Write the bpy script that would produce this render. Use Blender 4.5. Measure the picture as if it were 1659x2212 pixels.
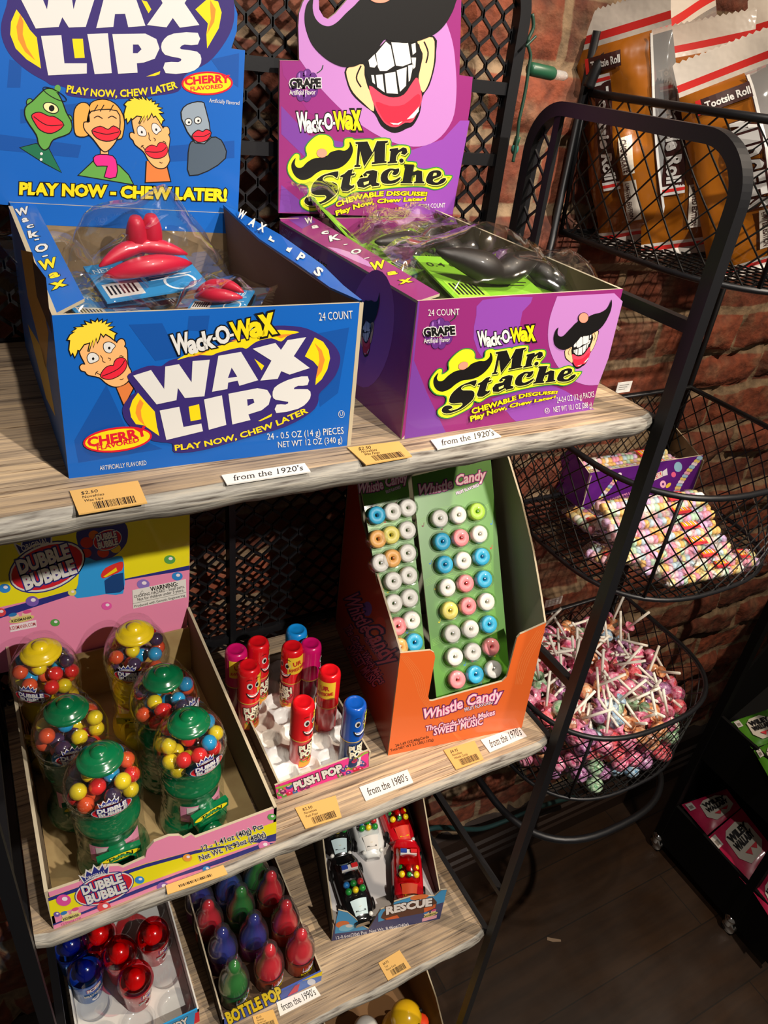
# Candy shop corner: a black metal rack of retro candy boxes before a brick wall
import bpy, math, random
from mathutils import Vector, Matrix, noise
from mathutils.geometry import tessellate_polygon
random.seed(7)
SC = bpy.context.scene
for o in list(bpy.data.objects): bpy.data.objects.remove(o)
COL = SC.collection
U = 0.26            # one rack unit in metres
FLOOR = -6.6        # floor height in rack units below the eye
CZ = -FLOOR * U
def W(p): return Vector((p[0]*U, p[1]*U, p[2]*U + CZ))
# ---------------------------------------------------------------- camera
F, PX, PY = 1590.0, 829.5, 1106.0
RM = Matrix(((0.880006, -0.463665, 0.102981), (-0.171882, -0.513007, -0.841), (0.442772, 0.722384, -0.531144)))
cd = bpy.data.cameras.new('camera'); cam = bpy.data.objects.new('camera', cd); COL.objects.link(cam)
cd.sensor_fit = 'HORIZONTAL'; cd.sensor_width = 36; cd.lens = F*36/1659; cd.clip_start = .01
m = Matrix.Identity(4)
for i in range(3):
    m[i][0] = RM[0][i]; m[i][1] = -RM[1][i]; m[i][2] = -RM[2][i]; m[i][3] = W((0,0,0))[i]
cam.matrix_world = m; SC.camera = cam
# ---------------------------------------------------------------- light
SC.view_settings.view_transform = 'Standard'; SC.view_settings.look = 'None'
SC.view_settings.gamma = 1; SC.view_settings.use_curve_mapping = False
SC.view_settings.exposure = 0.0
wd = bpy.data.worlds.new('world'); SC.world = wd; wd.use_nodes = True
wd.node_tree.nodes['Background'].inputs[0].default_value = (1, .86, .72, 1)
wd.node_tree.nodes['Background'].inputs[1].default_value = .07
def spot(name, pos, aim, watts, col, size=60, blend=.5, rad=.02):
    l = bpy.data.lights.new(name, 'SPOT'); l.energy = watts; l.color = col
    l.spot_size = math.radians(size); l.spot_blend = blend; l.shadow_soft_size = rad
    o = bpy.data.objects.new(name, l); COL.objects.link(o)
    a, b = W(pos), W(aim); o.location = a
    o.rotation_euler = (b-a).to_track_quat('-Z', 'Y').to_euler()
    return o
WARM = (1, .92, .82)
spot('track_spot_front', (2.8, -4.0, 3.6), (1.2, 2.2, -2.2), 205, WARM, 40, .35)
spot('track_spot_overhead', (.9, .3, 4.1), (1.0, 1.9, -1.0), 46, WARM, 62, .5)
spot('track_spot_side', (4.6, -.6, 4.1), (3.5, 2.6, -1.6), 118, (1, .83, .64), 58, .5)
spot('ceiling_spot_aisle', (4.5, -.6, 4.1), (4.3, .55, -6.6), 90, (1, .80, .60), 15, .8)
# ---------------------------------------------------------------- picture point -> place
def ray(px, py): return RM.transposed() @ Vector(((px-PX)/F, (py-PY)/F, 1))
def atz(px, py, z): d = ray(px, py); return d*(z/d.z)
def aty(px, py, y): d = ray(px, py); return d*(y/d.y)
def atx(px, py, x): d = ray(px, py); return d*(x/d.x)
def atp(px, py, o, n): d = ray(px, py); return d*(Vector(o).dot(n)/d.dot(n))
# ---------------------------------------------------------------- materials
def lin(h):
    h = h.lstrip('#'); c = [int(h[i:i+2], 16)/255 for i in (0, 2, 4)]
    return tuple(x/12.92 if x <= .04045 else ((x+.055)/1.055)**2.4 for x in c) + (1,)
MATS = {}
def P(name, col, rough=.5, metal=0, coat=0, bump=None, var=None, trans=0, spec=.5, emit=0):
    if name in MATS: return MATS[name]
    mt = bpy.data.materials.new(name); mt.use_nodes = True; MATS[name] = mt
    nt = mt.node_tree; b = nt.nodes['Principled BSDF']
    b.inputs['Base Color'].default_value = lin(col); b.inputs['Roughness'].default_value = rough
    b.inputs['Metallic'].default_value = metal; b.inputs['Coat Weight'].default_value = coat
    b.inputs['Specular IOR Level'].default_value = spec
    b.inputs['Coat Roughness'].default_value = .08
    if trans: b.inputs['Transmission Weight'].default_value = trans
    if emit:
        b.inputs['Emission Color'].default_value = lin(col); b.inputs['Emission Strength'].default_value = emit
    if bump or var:
        tc = nt.nodes.new('ShaderNodeTexCoord')
    if bump:
        n = nt.nodes.new('ShaderNodeTexNoise'); n.inputs['Scale'].default_value = bump[0]; n.inputs['Detail'].default_value = 3
        bp = nt.nodes.new('ShaderNodeBump'); bp.inputs['Strength'].default_value = bump[1]; bp.inputs['Distance'].default_value = bump[2] if len(bump) > 2 else .002
        nt.links.new(tc.outputs['Object'], n.inputs['Vector']); nt.links.new(n.outputs['Fac'], bp.inputs['Height']); nt.links.new(bp.outputs['Normal'], b.inputs['Normal'])
        if coat: nt.links.new(bp.outputs['Normal'], b.inputs['Coat Normal'])
    if var:
        n = nt.nodes.new('ShaderNodeTexNoise'); n.inputs['Scale'].default_value = var[0]; n.inputs['Detail'].default_value = 4
        r = nt.nodes.new('ShaderNodeValToRGB'); r.color_ramp.elements[0].position = .35; r.color_ramp.elements[1].position = .65
        r.color_ramp.elements[0].color = lin(col); r.color_ramp.elements[1].color = lin(var[1])
        nt.links.new(tc.outputs['Object'], n.inputs['Vector']); nt.links.new(n.outputs['Fac'], r.inputs['Fac']); nt.links.new(r.outputs['Color'], b.inputs['Base Color'])
    return mt
def clear(name, tint='ffffff', base=.04, edge=.5, rough=.05, bump=None, haze=0):
    # thin clear film: light passes straight through, the surface reflects more at grazing angles
    if name in MATS: return MATS[name]
    mt = bpy.data.materials.new(name); mt.use_nodes = True; MATS[name] = mt
    nt = mt.node_tree; nt.nodes.remove(nt.nodes['Principled BSDF']); out = nt.nodes['Material Output']
    tr = nt.nodes.new('ShaderNodeBsdfTransparent'); tr.inputs[0].default_value = lin(tint)
    gl = nt.nodes.new('ShaderNodeBsdfGlossy'); gl.inputs['Roughness'].default_value = rough
    lw = nt.nodes.new('ShaderNodeLayerWeight'); lw.inputs['Blend'].default_value = .35
    mp = nt.nodes.new('ShaderNodeMapRange'); mp.inputs['To Min'].default_value = base; mp.inputs['To Max'].default_value = edge
    mx = nt.nodes.new('ShaderNodeMixShader')
    nt.links.new(lw.outputs['Facing'], mp.inputs['Value']); nt.links.new(mp.outputs[0], mx.inputs[0])
    last = tr
    if haze:
        df = nt.nodes.new('ShaderNodeBsdfDiffuse'); df.inputs[0].default_value = (.85, .85, .85, 1)
        m2 = nt.nodes.new('ShaderNodeMixShader'); m2.inputs[0].default_value = haze
        nt.links.new(tr.outputs[0], m2.inputs[1]); nt.links.new(df.outputs[0], m2.inputs[2]); last = m2
    nt.links.new(last.outputs[0], mx.inputs[1]); nt.links.new(gl.outputs[0], mx.inputs[2]); nt.links.new(mx.outputs[0], out.inputs[0])
    if bump:
        tc = nt.nodes.new('ShaderNodeTexCoord'); n = nt.nodes.new('ShaderNodeTexNoise'); n.inputs['Scale'].default_value = bump[0]
        bp = nt.nodes.new('ShaderNodeBump'); bp.inputs['Strength'].default_value = bump[1]; bp.inputs['Distance'].default_value = .004
        nt.links.new(tc.outputs['Object'], n.inputs['Vector']); nt.links.new(n.outputs['Fac'], bp.inputs['Height'])
        nt.links.new(bp.outputs['Normal'], gl.inputs['Normal']); nt.links.new(bp.outputs['Normal'], lw.inputs['Normal'])
    return mt
def ink(h): return P('ink_'+h, h, .5, coat=.08, spec=.3)
BLK = ink('0d0b0c'); WHT = ink('d8d6d2'); YEL = ink('ecd012'); RED = ink('d0142c'); PUR = ink('33246b')
KRAFT = P('kraft_card', '8a7457', .85, var=(60, '7d684c')); KRAFTD = P('grey_card', 'b5ae9c', .8)
METAL = P('black_metal', '17171a', .42, .3, bump=(90, .12, .0006)); EDGEC = P('card_edge', 'b3a68c', .85)
# ---------------------------------------------------------------- mesh builder (rack units)
class MB:
    def __init__(s): s.v = []; s.f = []; s.mi = []; s.sm = []; s.mats = []
    def mat(s, m):
        if m not in s.mats: s.mats.append(m)
        return s.mats.index(m)
    def add(s, vs, fs, m, smooth=False):
        b = len(s.v); s.v += [tuple(p) for p in vs]; k = s.mat(m)
        for f in fs: s.f.append([i+b for i in f]); s.mi.append(k); s.sm.append(smooth)
    def box(s, lo, hi, m):
        x0, y0, z0 = lo; x1, y1, z1 = hi
        s.add([(x0,y0,z0),(x1,y0,z0),(x1,y1,z0),(x0,y1,z0),(x0,y0,z1),(x1,y0,z1),(x1,y1,z1),(x0,y1,z1)],
              [(3,2,1,0),(4,5,6,7),(0,1,5,4),(1,2,6,5),(2,3,7,6),(3,0,4,7)], m)
    def bar(s, a, b, w, h, m, up=(0,0,1)):
        a, b = Vector(a), Vector(b); d = (b-a).normalized(); u = Vector(up)
        if abs(d.dot(u)) > .95: u = Vector((0,1,0))
        x = d.cross(u).normalized()*w/2; y = x.cross(d).normalized()*h/2
        s.add([a-x-y,a+x-y,a+x+y,a-x+y,b-x-y,b+x-y,b+x+y,b-x+y], [(3,2,1,0),(4,5,6,7),(0,1,5,4),(1,2,6,5),(2,3,7,6),(3,0,4,7)], m)
    def prism(s, poly, vec, m, ms=None, mb=None):
        n = len(poly); v = Vector(vec); a = [Vector(p) for p in poly]; b = [p+v for p in a]
        t = tessellate_polygon([a]); s.add(a, t, m); s.add(b, t, mb or m)
        s.add(a+b, [(i,(i+1)%n,n+(i+1)%n,n+i) for i in range(n)], ms or m)
    def lathe(s, prof, m, seg=24, o=(0,0,0), M=None, smooth=True, a0=0, a1=2*math.pi, cap=False):
        o = Vector(o); vs = []; full = abs(a1-a0-2*math.pi) < 1e-6; ns = seg if full else seg+1
        for r, z in prof:
            for k in range(ns):
                a = a0+(a1-a0)*k/seg; p = Vector((r*math.cos(a), r*math.sin(a), z)); vs.append((M@p if M else p)+o)
        fs = []
        for i in range(len(prof)-1):
            for k in range(seg):
                k2 = (k+1) % ns if full else k+1
                fs.append((i*ns+k, i*ns+k2, (i+1)*ns+k2, (i+1)*ns+k))
        s.add(vs, fs, m, smooth)
    def tube(s, pts, r, m, seg=8, closed=False, smooth=True):
        pts = [Vector(p) for p in pts]; n = len(pts); vs = []; prev = None
        for i, p in enumerate(pts):
            a = pts[i-1] if (i > 0 or closed) else p; b = pts[(i+1) % n] if (i < n-1 or closed) else p
            d = (b-a).normalized()
            x = (Vector((0,0,1)) if prev is None else prev); x = x - d*x.dot(d)
            if x.length < 1e-4: x = Vector((1,0,0)) - d*d.x
            x.normalize(); prev = x; y = d.cross(x); rr = r[i] if isinstance(r, (list, tuple)) else r
            vs += [p + (x*math.cos(2*math.pi*k/seg+math.pi/4) + y*math.sin(2*math.pi*k/seg+math.pi/4))*rr for k in range(seg)]
        fs = []
        for i in range(n if closed else n-1):
            j = (i+1) % n
            fs += [(i*seg+k, i*seg+(k+1) % seg, j*seg+(k+1) % seg, j*seg+k) for k in range(seg)]
        if not closed: fs += [tuple(range(seg))[::-1], tuple(range((n-1)*seg, n*seg))]
        s.add(vs, fs, m, smooth)
    def ball(s, c, r, m, seg=16, sq=(1,1,1)):
        c = Vector(c); vs = [c+Vector((0,0,-r*sq[2]))]; h = seg//2
        for i in range(1, h):
            t = math.pi*i/h
            vs += [c+Vector((r*sq[0]*math.sin(t)*math.cos(2*math.pi*k/seg), r*sq[1]*math.sin(t)*math.sin(2*math.pi*k/seg), -r*sq[2]*math.cos(t))) for k in range(seg)]
        vs.append(c+Vector((0,0,r*sq[2]))); e = len(vs)-1; fs = []
        for k in range(seg):
            k2 = (k+1) % seg; fs.append((0, 1+k2, 1+k)); fs.append((e, 1+(h-2)*seg+k, 1+(h-2)*seg+k2))
            for i in range(h-2): fs.append((1+i*seg+k, 1+i*seg+k2, 1+(i+1)*seg+k2, 1+(i+1)*seg+k))
        s.add(vs, fs, m, True)
    def grid(s, fn, nu, nv, m, smooth=True):
        s.add([fn(i/nu, j/nv) for j in range(nv+1) for i in range(nu+1)],
              [(j*(nu+1)+i, j*(nu+1)+i+1, (j+1)*(nu+1)+i+1, (j+1)*(nu+1)+i) for j in range(nv) for i in range(nu)], m, smooth)
    def build(s, name, parent=None, org=None, label=None, xf=None):
        me = bpy.data.meshes.new(name); o = Vector(org if org is not None else (ORG.get(parent.name, (0,0,0)) if parent else (0,0,0)))
        vs = [(Vector(p)-o)*U for p in s.v]
        me.from_pydata(vs, [], s.f)
        for m in s.mats: me.materials.append(m)
        me.polygons.foreach_set('material_index', s.mi); me.polygons.foreach_set('use_smooth', s.sm); me.update()
        ob = bpy.data.objects.new(name, me); COL.objects.link(ob)
        if parent: ob.parent = parent; ORG[ob.name] = tuple(o)
        else: ob.location = W(o)
        if label: ob['label'] = label
        return ob
ORG = {}
def tag(o, label, cat, group=None):
    o['label'] = label; o['category'] = cat
    if group: o['group'] = group
    return o
def thing(name, label, cat, loc=(0,0,0), group=None, local=False, rz=0):
    # an Empty at the thing's base; with local=True its parts are drawn around (0,0,0)
    o = bpy.data.objects.new(name, None); COL.objects.link(o); o.empty_display_size = .02
    o.location = W(loc); o.rotation_euler = (0, 0, rz); ORG[o.name] = (0,0,0) if local else tuple(loc)
    return tag(o, label, cat, group)
def solo(mb, name, label, cat, org, group=None): return tag(mb.build(name, None, org), label, cat, group)
def dup(root, loc, rot=None, label=None, group=None):
    r = root.copy(); COL.objects.link(r); r.location = W(loc)
    if rot is not None: r.rotation_euler = rot
    if label: r['label'] = label
    if group: r['group'] = group
    for c in root.children:
        k = c.copy(); COL.objects.link(k); k.parent = r
        for g in c.children:
            h = g.copy(); COL.objects.link(h); h.parent = k
    return r
# ---------------------------------------------------------------- flat artwork
def sm(pts, n=5, closed=True):
    q = [Vector(p) for p in pts]; N = len(q); out = []
    for i in range(N if closed else N-1):
        p0, p1, p2, p3 = (q[(i-1) % N], q[i], q[(i+1) % N], q[(i+2) % N]) if closed else (q[max(i-1,0)], q[i], q[i+1], q[min(i+2,N-1)])
        for k in range(n):
            t = k/n; out.append(.5*((2*p1)+(p2-p0)*t+(2*p0-5*p1+4*p2-p3)*t*t+(3*p1-p0-3*p2+p3)*t**3))
    if not closed: out.append(q[-1])
    return [tuple(p) for p in out]
def ell(cx, cy, rx, ry, rot=0, n=28):
    c, s = math.cos(rot), math.sin(rot)
    return [(cx+rx*math.cos(t)*c-ry*math.sin(t)*s, cy+rx*math.cos(t)*s+ry*math.sin(t)*c) for t in [2*math.pi*k/n for k in range(n)]]
def grow(poly, d):
    q = [Vector(p) for p in poly]; N = len(q); A = sum(q[i].x*q[(i+1) % N].y-q[(i+1) % N].x*q[i].y for i in range(N))
    sg = 1 if A > 0 else -1; out = []
    for i in range(N):
        a = (q[i]-q[i-1]); b = (q[(i+1) % N]-q[i])
        if a.length < 1e-6 or b.length < 1e-6: continue
        a.normalize(); b.normalize(); na = Vector((a.y,-a.x))*sg; nb = Vector((b.y,-b.x))*sg; mm = na+nb
        if mm.length < .3: out.append(tuple(q[i]+na*d)); out.append(tuple(q[i]+nb*d)); continue
        mm.normalize(); out.append(tuple(q[i]+mm*d/max(.55, mm.dot(na))))
    return out
def Z(ox, oy, s): return lambda p: (ox+p[0]*s, oy+p[1]*s)
def serifs(vs, fs):
    # slab feet and heads on every flat stem end of a letter string
    nv, nf = list(vs), list(fs)
    for yy, sg in ((0, 1), (max(v[1] for v in vs), -1), (.47, -1)):
        xs = sorted({round(v[0], 3) for v in vs if abs(v[1]-yy) < (.004 if yy == 0 else .012)}); i = 0
        while i < len(xs)-1:
            w = xs[i+1]-xs[i]
            if .05 < w < .16:
                b = len(nv); nv += [(xs[i]-.06, yy), (xs[i+1]+.06, yy), (xs[i+1]+.06, yy+.045*sg), (xs[i]-.06, yy+.045*sg)]; nf.append((b, b+1, b+2, b+3)); i += 2
            else: i += 1
    return nv, nf
GL = {}
def glyphs(s, off=0., shear=0., res=3):
    k = (s, round(off, 4), shear, res)
    if k not in GL:
        c = bpy.data.curves.new('t', 'FONT'); c.body = s; c.offset = off; c.shear = shear; c.resolution_u = res; c.fill_mode = 'FRONT'; c.extrude = 0
        o = bpy.data.objects.new('t', c); me = o.to_mesh()
        GL[k] = ([(v.co.x, v.co.y) for v in me.vertices], [tuple(p.vertices) for p in me.polygons])
        o.to_mesh_clear(); bpy.data.objects.remove(o); bpy.data.curves.remove(c)
    return GL[k]
EPS = .0003
class Art:
    """printed artwork on a flat panel: picture points are dropped on the panel's own plane"""
    def __init__(s, mb, o, n, zone=None):
        s.mb = mb; s.o = Vector(o); s.n = Vector(n).normalized()
        if s.n.dot(s.o) > 0: s.n = -s.n
        s.z = zone or (lambda p: p); s.k = 0
    def zone(s, *a): s.z = Z(*a); return s
    def map(s, p, l):
        w = s.z(p); q = atp(w[0], w[1], s.o, s.n); return q + s.n*EPS*l
    def fill(s, polys, m, l, smooth=0):
        if not isinstance(polys[0][0], (tuple, list, Vector)): polys = [polys]
        if smooth: polys = [sm(p, smooth) for p in polys]
        flat = [Vector((x, y, 0)) for p in polys for x, y in p]
        t = tessellate_polygon([[Vector((x, y, 0)) for x, y in p] for p in polys])
        s.mb.add([s.map(p, l) for p in flat], t, m)
    def out(s, poly, m, mo, w, l, smooth=0):
        if smooth: poly = sm(poly, smooth)
        s.fill(grow(poly, w), mo, l); s.fill(poly, m, l+1)
    def line(s, pts, w, m, l, smooth=4, closed=False):
        if smooth and len(pts) > 2: pts = sm(pts, smooth, closed)
        q = [Vector(p) for p in pts]; vs = []; N = len(q)
        for i in range(N):
            d = (q[min(i+1,N-1)]-q[max(i-1,0)])
            if d.length < 1e-9: d = Vector((1,0))
            d.normalize(); nn = Vector((-d.y, d.x))*w/2; vs += [q[i]+nn, q[i]-nn]
        s.mb.add([s.map(p, l) for p in vs], [(2*i, 2*i+2, 2*i+3, 2*i+1) for i in range(N-1)], m)
    def text(s, t, base, h, m, l, bold=.0, shear=0., outl=(), smooth=True, h1=None, res=2, serif=False):
        # base: picture points of the baseline, left to right; h cap height there (h1 at the right end)
        vs0, _ = glyphs(t, bold, shear, res)
        if not vs0: return
        x0 = min(v[0] for v in vs0); x1 = max(v[0] for v in vs0); ch = max(v[1] for v in glyphs('H', 0, 0, res)[0])
        b = [Vector(p) for p in base]
        if len(b) > 2 and smooth: b = [Vector(p) for p in sm(base, 6, False)]
        L = [0]
        for i in range(1, len(b)): L.append(L[-1]+(b[i]-b[i-1]).length)
        def at(u):
            d = u*L[-1]; i = 1
            while i < len(L)-1 and L[i] < d: i += 1
            e = b[i]-b[i-1]; p = b[i-1]+e*((d-L[i-1])/max(1e-9, L[i]-L[i-1])); e.normalize()
            return p, Vector((e.y, -e.x))
        k = 0
        for off, mm in list(outl)+[(bold, m)]:
            vs, fs = glyphs(t, off, shear, res); out = []
            if serif: vs, fs = serifs(vs, fs)
            for x, y in vs:
                u = (x-x0)/(x1-x0); p, nn = at(u); hh = h+((h1 if h1 else h)-h)*u
                out.append(s.map(p+nn*hh*(y/ch), l+k))
            s.mb.add(out, fs, mm); k += 1
def slab(a, pts, mf, mbk, th=.011, edge=None, smooth=0):
    # a piece of card: its face is the picture outline dropped on the art's plane
    if smooth: pts = sm(pts, smooth)
    q = [a.map(p, 0) for p in pts]; a.mb.prism(q, -a.n*th, mf, edge or EDGEC, mbk)
def barcode(a, x0, y0, dx, dy, n, m, l, seed=1):
    # n bars along (dx) with the bar direction (dy), in the art's own picture points
    rnd = random.Random(seed); t = 0; bars = []
    while t < 1:
        w = rnd.choice((.35, .35, .7, 1.05))/n; bars.append((t, min(1, t+w))); t += w+rnd.choice((.3, .5, .8))/n
    for p, q in bars:
        a.fill([(x0+dx[0]*p, y0+dx[1]*p), (x0+dx[0]*q, y0+dx[1]*q), (x0+dx[0]*q+dy[0], y0+dx[1]*q+dy[1]), (x0+dx[0]*p+dy[0], y0+dx[1]*p+dy[1])], m, l)
# ================================================================ the room
def struct(mb, name): o = mb.build(name); o['kind'] = 'structure'; return o
def node_mat(name, rough=.6):
    mt = bpy.data.materials.new(name); mt.use_nodes = True; nt = mt.node_tree
    b = nt.nodes['Principled BSDF']; b.inputs['Roughness'].default_value = rough
    def N(t, **kw):
        n = nt.nodes.new(t)
        for k, v in kw.items():
            if k in n.inputs: n.inputs[k].default_value = v
            else: setattr(n, k, v)
        return n
    return mt, nt, b, N, nt.links.new
BW, BH, BO = .78, .298, 11.928
def brick_mat():
    mt, nt, b, N, L = node_mat('old_brick', .85)
    tc = N('ShaderNodeTexCoord'); sp = N('ShaderNodeSeparateXYZ'); L(tc.outputs['Object'], sp.inputs[0])
    cb = N('ShaderNodeCombineXYZ'); L(sp.outputs[0], cb.inputs[0]); L(sp.outputs[2], cb.inputs[1])
    mp = N('ShaderNodeMapping'); mp.inputs['Scale'].default_value = (1/U,)*3; mp.inputs['Location'].default_value = (8.0, BO, 0); L(cb.outputs[0], mp.inputs[0])
    nz = N('ShaderNodeTexNoise', Scale=2.6, Detail=4.0); L(mp.outputs[0], nz.inputs['Vector'])
    vm = N('ShaderNodeVectorMath', operation='MULTIPLY_ADD'); vm.inputs[1].default_value = (.10, .10, 0); L(nz.outputs['Color'], vm.inputs[0]); L(mp.outputs[0], vm.inputs[2])
    of = N('ShaderNodeVectorMath', operation='SUBTRACT'); of.inputs[1].default_value = (.05, .05, 0); L(vm.outputs[0], of.inputs[0])
    br = N('ShaderNodeTexBrick'); br.inputs['Scale'].default_value = 1; br.inputs['Brick Width'].default_value = BW; br.inputs['Row Height'].default_value = BH
    br.inputs['Mortar Size'].default_value = .034; br.inputs['Mortar Smooth'].default_value = .35; br.inputs['Bias'].default_value = 0
    br.inputs['Color1'].default_value = lin('7c3d24'); br.inputs['Color2'].default_value = lin('562a1a'); br.inputs['Mortar'].default_value = lin('7d6a52')
    L(of.outputs[0], br.inputs['Vector'])
    n2 = N('ShaderNodeTexNoise', Scale=5.5, Detail=6.0); L(mp.outputs[0], n2.inputs['Vector'])
    rp = N('ShaderNodeValToRGB'); rp.color_ramp.elements[0].position = .5; rp.color_ramp.elements[1].position = .72; L(n2.outputs['Fac'], rp.inputs[0])
    mx = N('ShaderNodeMix', data_type='RGBA'); mx.inputs[7].default_value = lin('7c6850'); L(br.outputs['Color'], mx.inputs[6])
    ml = N('ShaderNodeMath', operation='MULTIPLY'); ml.inputs[1].default_value = .55; L(rp.outputs[0], ml.inputs[0]); L(ml.outputs[0], mx.inputs[0])
    n3 = N('ShaderNodeTexNoise', Scale=14., Detail=5.0); L(mp.outputs[0], n3.inputs['Vector'])
    m3 = N('ShaderNodeMix', data_type='RGBA', blend_type='MULTIPLY'); m3.inputs[0].default_value = .75; L(mx.outputs[2], m3.inputs[6])
    r3 = N('ShaderNodeValToRGB'); r3.color_ramp.elements[0].position = .3; r3.color_ramp.elements[0].color = (.35, .3, .28, 1); r3.color_ramp.elements[1].position = .62; r3.color_ramp.elements[1].color = (1.25, 1.15, 1.1, 1)
    L(n3.outputs['Fac'], r3.inputs[0]); L(r3.outputs[0], m3.inputs[7]); L(m3.outputs[2], b.inputs['Base Color'])
    bp = N('ShaderNodeBump', Strength=.8, Distance=.006); L(n3.outputs['Fac'], bp.inputs['Height']); L(bp.outputs[0], b.inputs['Normal'])
    return mt
BRICK = brick_mat()
mb = MB(); X0, X1, Z0, Z1, ST = -1.6, 7.4, -6.7, 1.3, .036
nx, nz_ = int((X1-X0)/ST), int((Z1-Z0)/ST)
def wallp(u, v):
    x, z = X0+(X1-X0)*u, Z0+(Z1-Z0)*v
    px, pz = x+8.0, z+BO
    q = Vector((px*2.6, 0, pz*2.6)); px += .09*noise.noise(q); pz += .09*noise.noise(q+Vector((9, 3, 1)))
    r = math.floor(pz/BH); xo = px+(0 if r % 2 else BW*.5); k = math.floor(xo/BW); xx, zz = xo-BW*k, pz-BH*r
    d = min(xx, zz, BW-xx, BH-zz); face = min(1, max(0, (d-.015)/.045))
    hb = .03*math.sin(k*12.9+r*78.2)
    rough = .016*noise.noise(Vector((x*6, z*6, 2)))+.012*noise.noise(Vector((x*17, z*17, 5)))
    y = 3.10-(face*(.045+hb)+rough+(1-face)*.04*max(0, noise.noise(Vector((x*3, z*3, 8))))*2)
    return (x, y+.02, z)
mb.grid(wallp, nx, nz_, BRICK)
struct(mb, 'wall_back')
def floor_mat():
    mt, nt, b, N, L = node_mat('dark_floor_planks', .38)
    tc = N('ShaderNodeTexCoord'); br = N('ShaderNodeTexBrick'); br.inputs['Scale'].default_value = 1; br.inputs['Brick Width'].default_value = 1.3; br.inputs['Row Height'].default_value = .14
    br.inputs['Mortar Size'].default_value = .0015; br.inputs['Color1'].default_value = lin('33200f'); br.inputs['Color2'].default_value = lin('28180c'); br.inputs['Mortar'].default_value = lin('1a1008')
    L(tc.outputs['Object'], br.inputs['Vector'])
    mp = N('ShaderNodeMapping'); mp.inputs['Scale'].default_value = (4, 30, 1); L(tc.outputs['Object'], mp.inputs[0])
    n = N('ShaderNodeTexNoise', Scale=1.5, Detail=5.0); L(mp.outputs[0], n.inputs['Vector'])
    m3 = N('ShaderNodeMix', data_type='RGBA', blend_type='MULTIPLY'); m3.inputs[0].default_value = .7; L(br.outputs['Color'], m3.inputs[6])
    r3 = N('ShaderNodeValToRGB'); r3.color_ramp.elements[0].position = .35; r3.color_ramp.elements[0].color = (.4, .36, .34, 1); r3.color_ramp.elements[1].position = .65; L(n.outputs['Fac'], r3.inputs[0]); L(r3.outputs[0], m3.inputs[7])
    L(m3.outputs[2], b.inputs['Base Color'])
    n2 = N('ShaderNodeTexNoise', Scale=9., Detail=4.0); L(tc.outputs['Object'], n2.inputs['Vector'])
    r2 = N('ShaderNodeMapRange'); r2.inputs['To Min'].default_value = .25; r2.inputs['To Max'].default_value = .6; L(n2.outputs['Fac'], r2.inputs[0]); L(r2.outputs[0], b.inputs['Roughness'])
    return mt
mb = MB(); mb.box((-6, -6, FLOOR-.1), (11, 3.2, FLOOR), floor_mat()); struct(mb, 'floor')
DKB = P('dark_brown_paint', '2a1b13', .5)
mb = MB()
prof = [(3.08, FLOOR), (2.94, FLOOR), (2.94, -6.42), (2.96, -6.40), (2.96, -6.34), (2.985, -6.32), (2.985, -6.24), (3.01, -6.22), (3.01, -6.05), (3.04, -6.0), (3.10, -5.98)]
mb.add([(x, y, z) for x in (-1.6, 7.4) for y, z in prof], [(i, i+1, len(prof)+i+1, len(prof)+i) for i in range(len(prof)-1)], DKB)
struct(mb, 'baseboard_back')
# ================================================================ the rack
def wood_mat():
    mt, nt, b, N, L = node_mat('weathered_wood', .62)
    tc = N('ShaderNodeTexCoord'); mp = N('ShaderNodeMapping'); mp.inputs['Scale'].default_value = (3, 190, 60); L(tc.outputs['Object'], mp.inputs[0])
    n = N('ShaderNodeTexNoise', Scale=1.3, Detail=6.0, Roughness=.65, Distortion=.4); L(mp.outputs[0], n.inputs['Vector'])
    r = N('ShaderNodeValToRGB'); e = r.color_ramp.elements; e[0].position = .28; e[0].color = lin('4e433b'); e[1].position = .74; e[1].color = lin('d8c3a4')
    q = e.new(.44); q.color = lin('a19384'); q = e.new(.56); q.color = lin('c0ad95'); L(n.outputs['Fac'], r.inputs[0])
    mp2 = N('ShaderNodeMapping'); mp2.inputs['Scale'].default_value = (4, 9, 4); L(tc.outputs['Object'], mp2.inputs[0])
    n2 = N('ShaderNodeTexNoise', Scale=1.6, Detail=3.0); L(mp2.outputs[0], n2.inputs['Vector'])
    r2 = N('ShaderNodeValToRGB'); r2.color_ramp.elements[0].position = .36; r2.color_ramp.elements[0].color = lin('a79c8e'); r2.color_ramp.elements[1].position = .6; r2.color_ramp.elements[1].color = lin('fff3e0'); L(n2.outputs['Fac'], r2.inputs[0])
    m = N('ShaderNodeMix', data_type='RGBA', blend_type='MULTIPLY'); m.inputs[0].default_value = .85; L(r.outputs[0], m.inputs[6]); L(r2.outputs[0], m.inputs[7])
    mp3 = N('ShaderNodeMapping'); mp3.inputs['Scale'].default_value = (14, 420, 60); L(tc.outputs['Object'], mp3.inputs[0])
    n3 = N('ShaderNodeTexNoise', Scale=1.0, Detail=3.0); L(mp3.outputs[0], n3.inputs['Vector'])
    r3 = N('ShaderNodeValToRGB'); r3.color_ramp.elements[0].position = .33; r3.color_ramp.elements[0].color = (.25, .2, .17, 1); r3.color_ramp.elements[1].position = .42; L(n3.outputs['Fac'], r3.inputs[0])
    m2 = N('ShaderNodeMix', data_type='RGBA', blend_type='MULTIPLY'); m2.inputs[0].default_value = .9; L(m.outputs[2], m2.inputs[6]); L(r3.outputs[0], m2.inputs[7])
    L(m2.outputs[2], b.inputs['Base Color'])
    bp = N('ShaderNodeBump', Strength=.5, Distance=.0015); L(n.outputs['Fac'], bp.inputs['Height']); L(bp.outputs[0], b.inputs['Normal'])
    return mt
WOOD = wood_mat()
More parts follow.
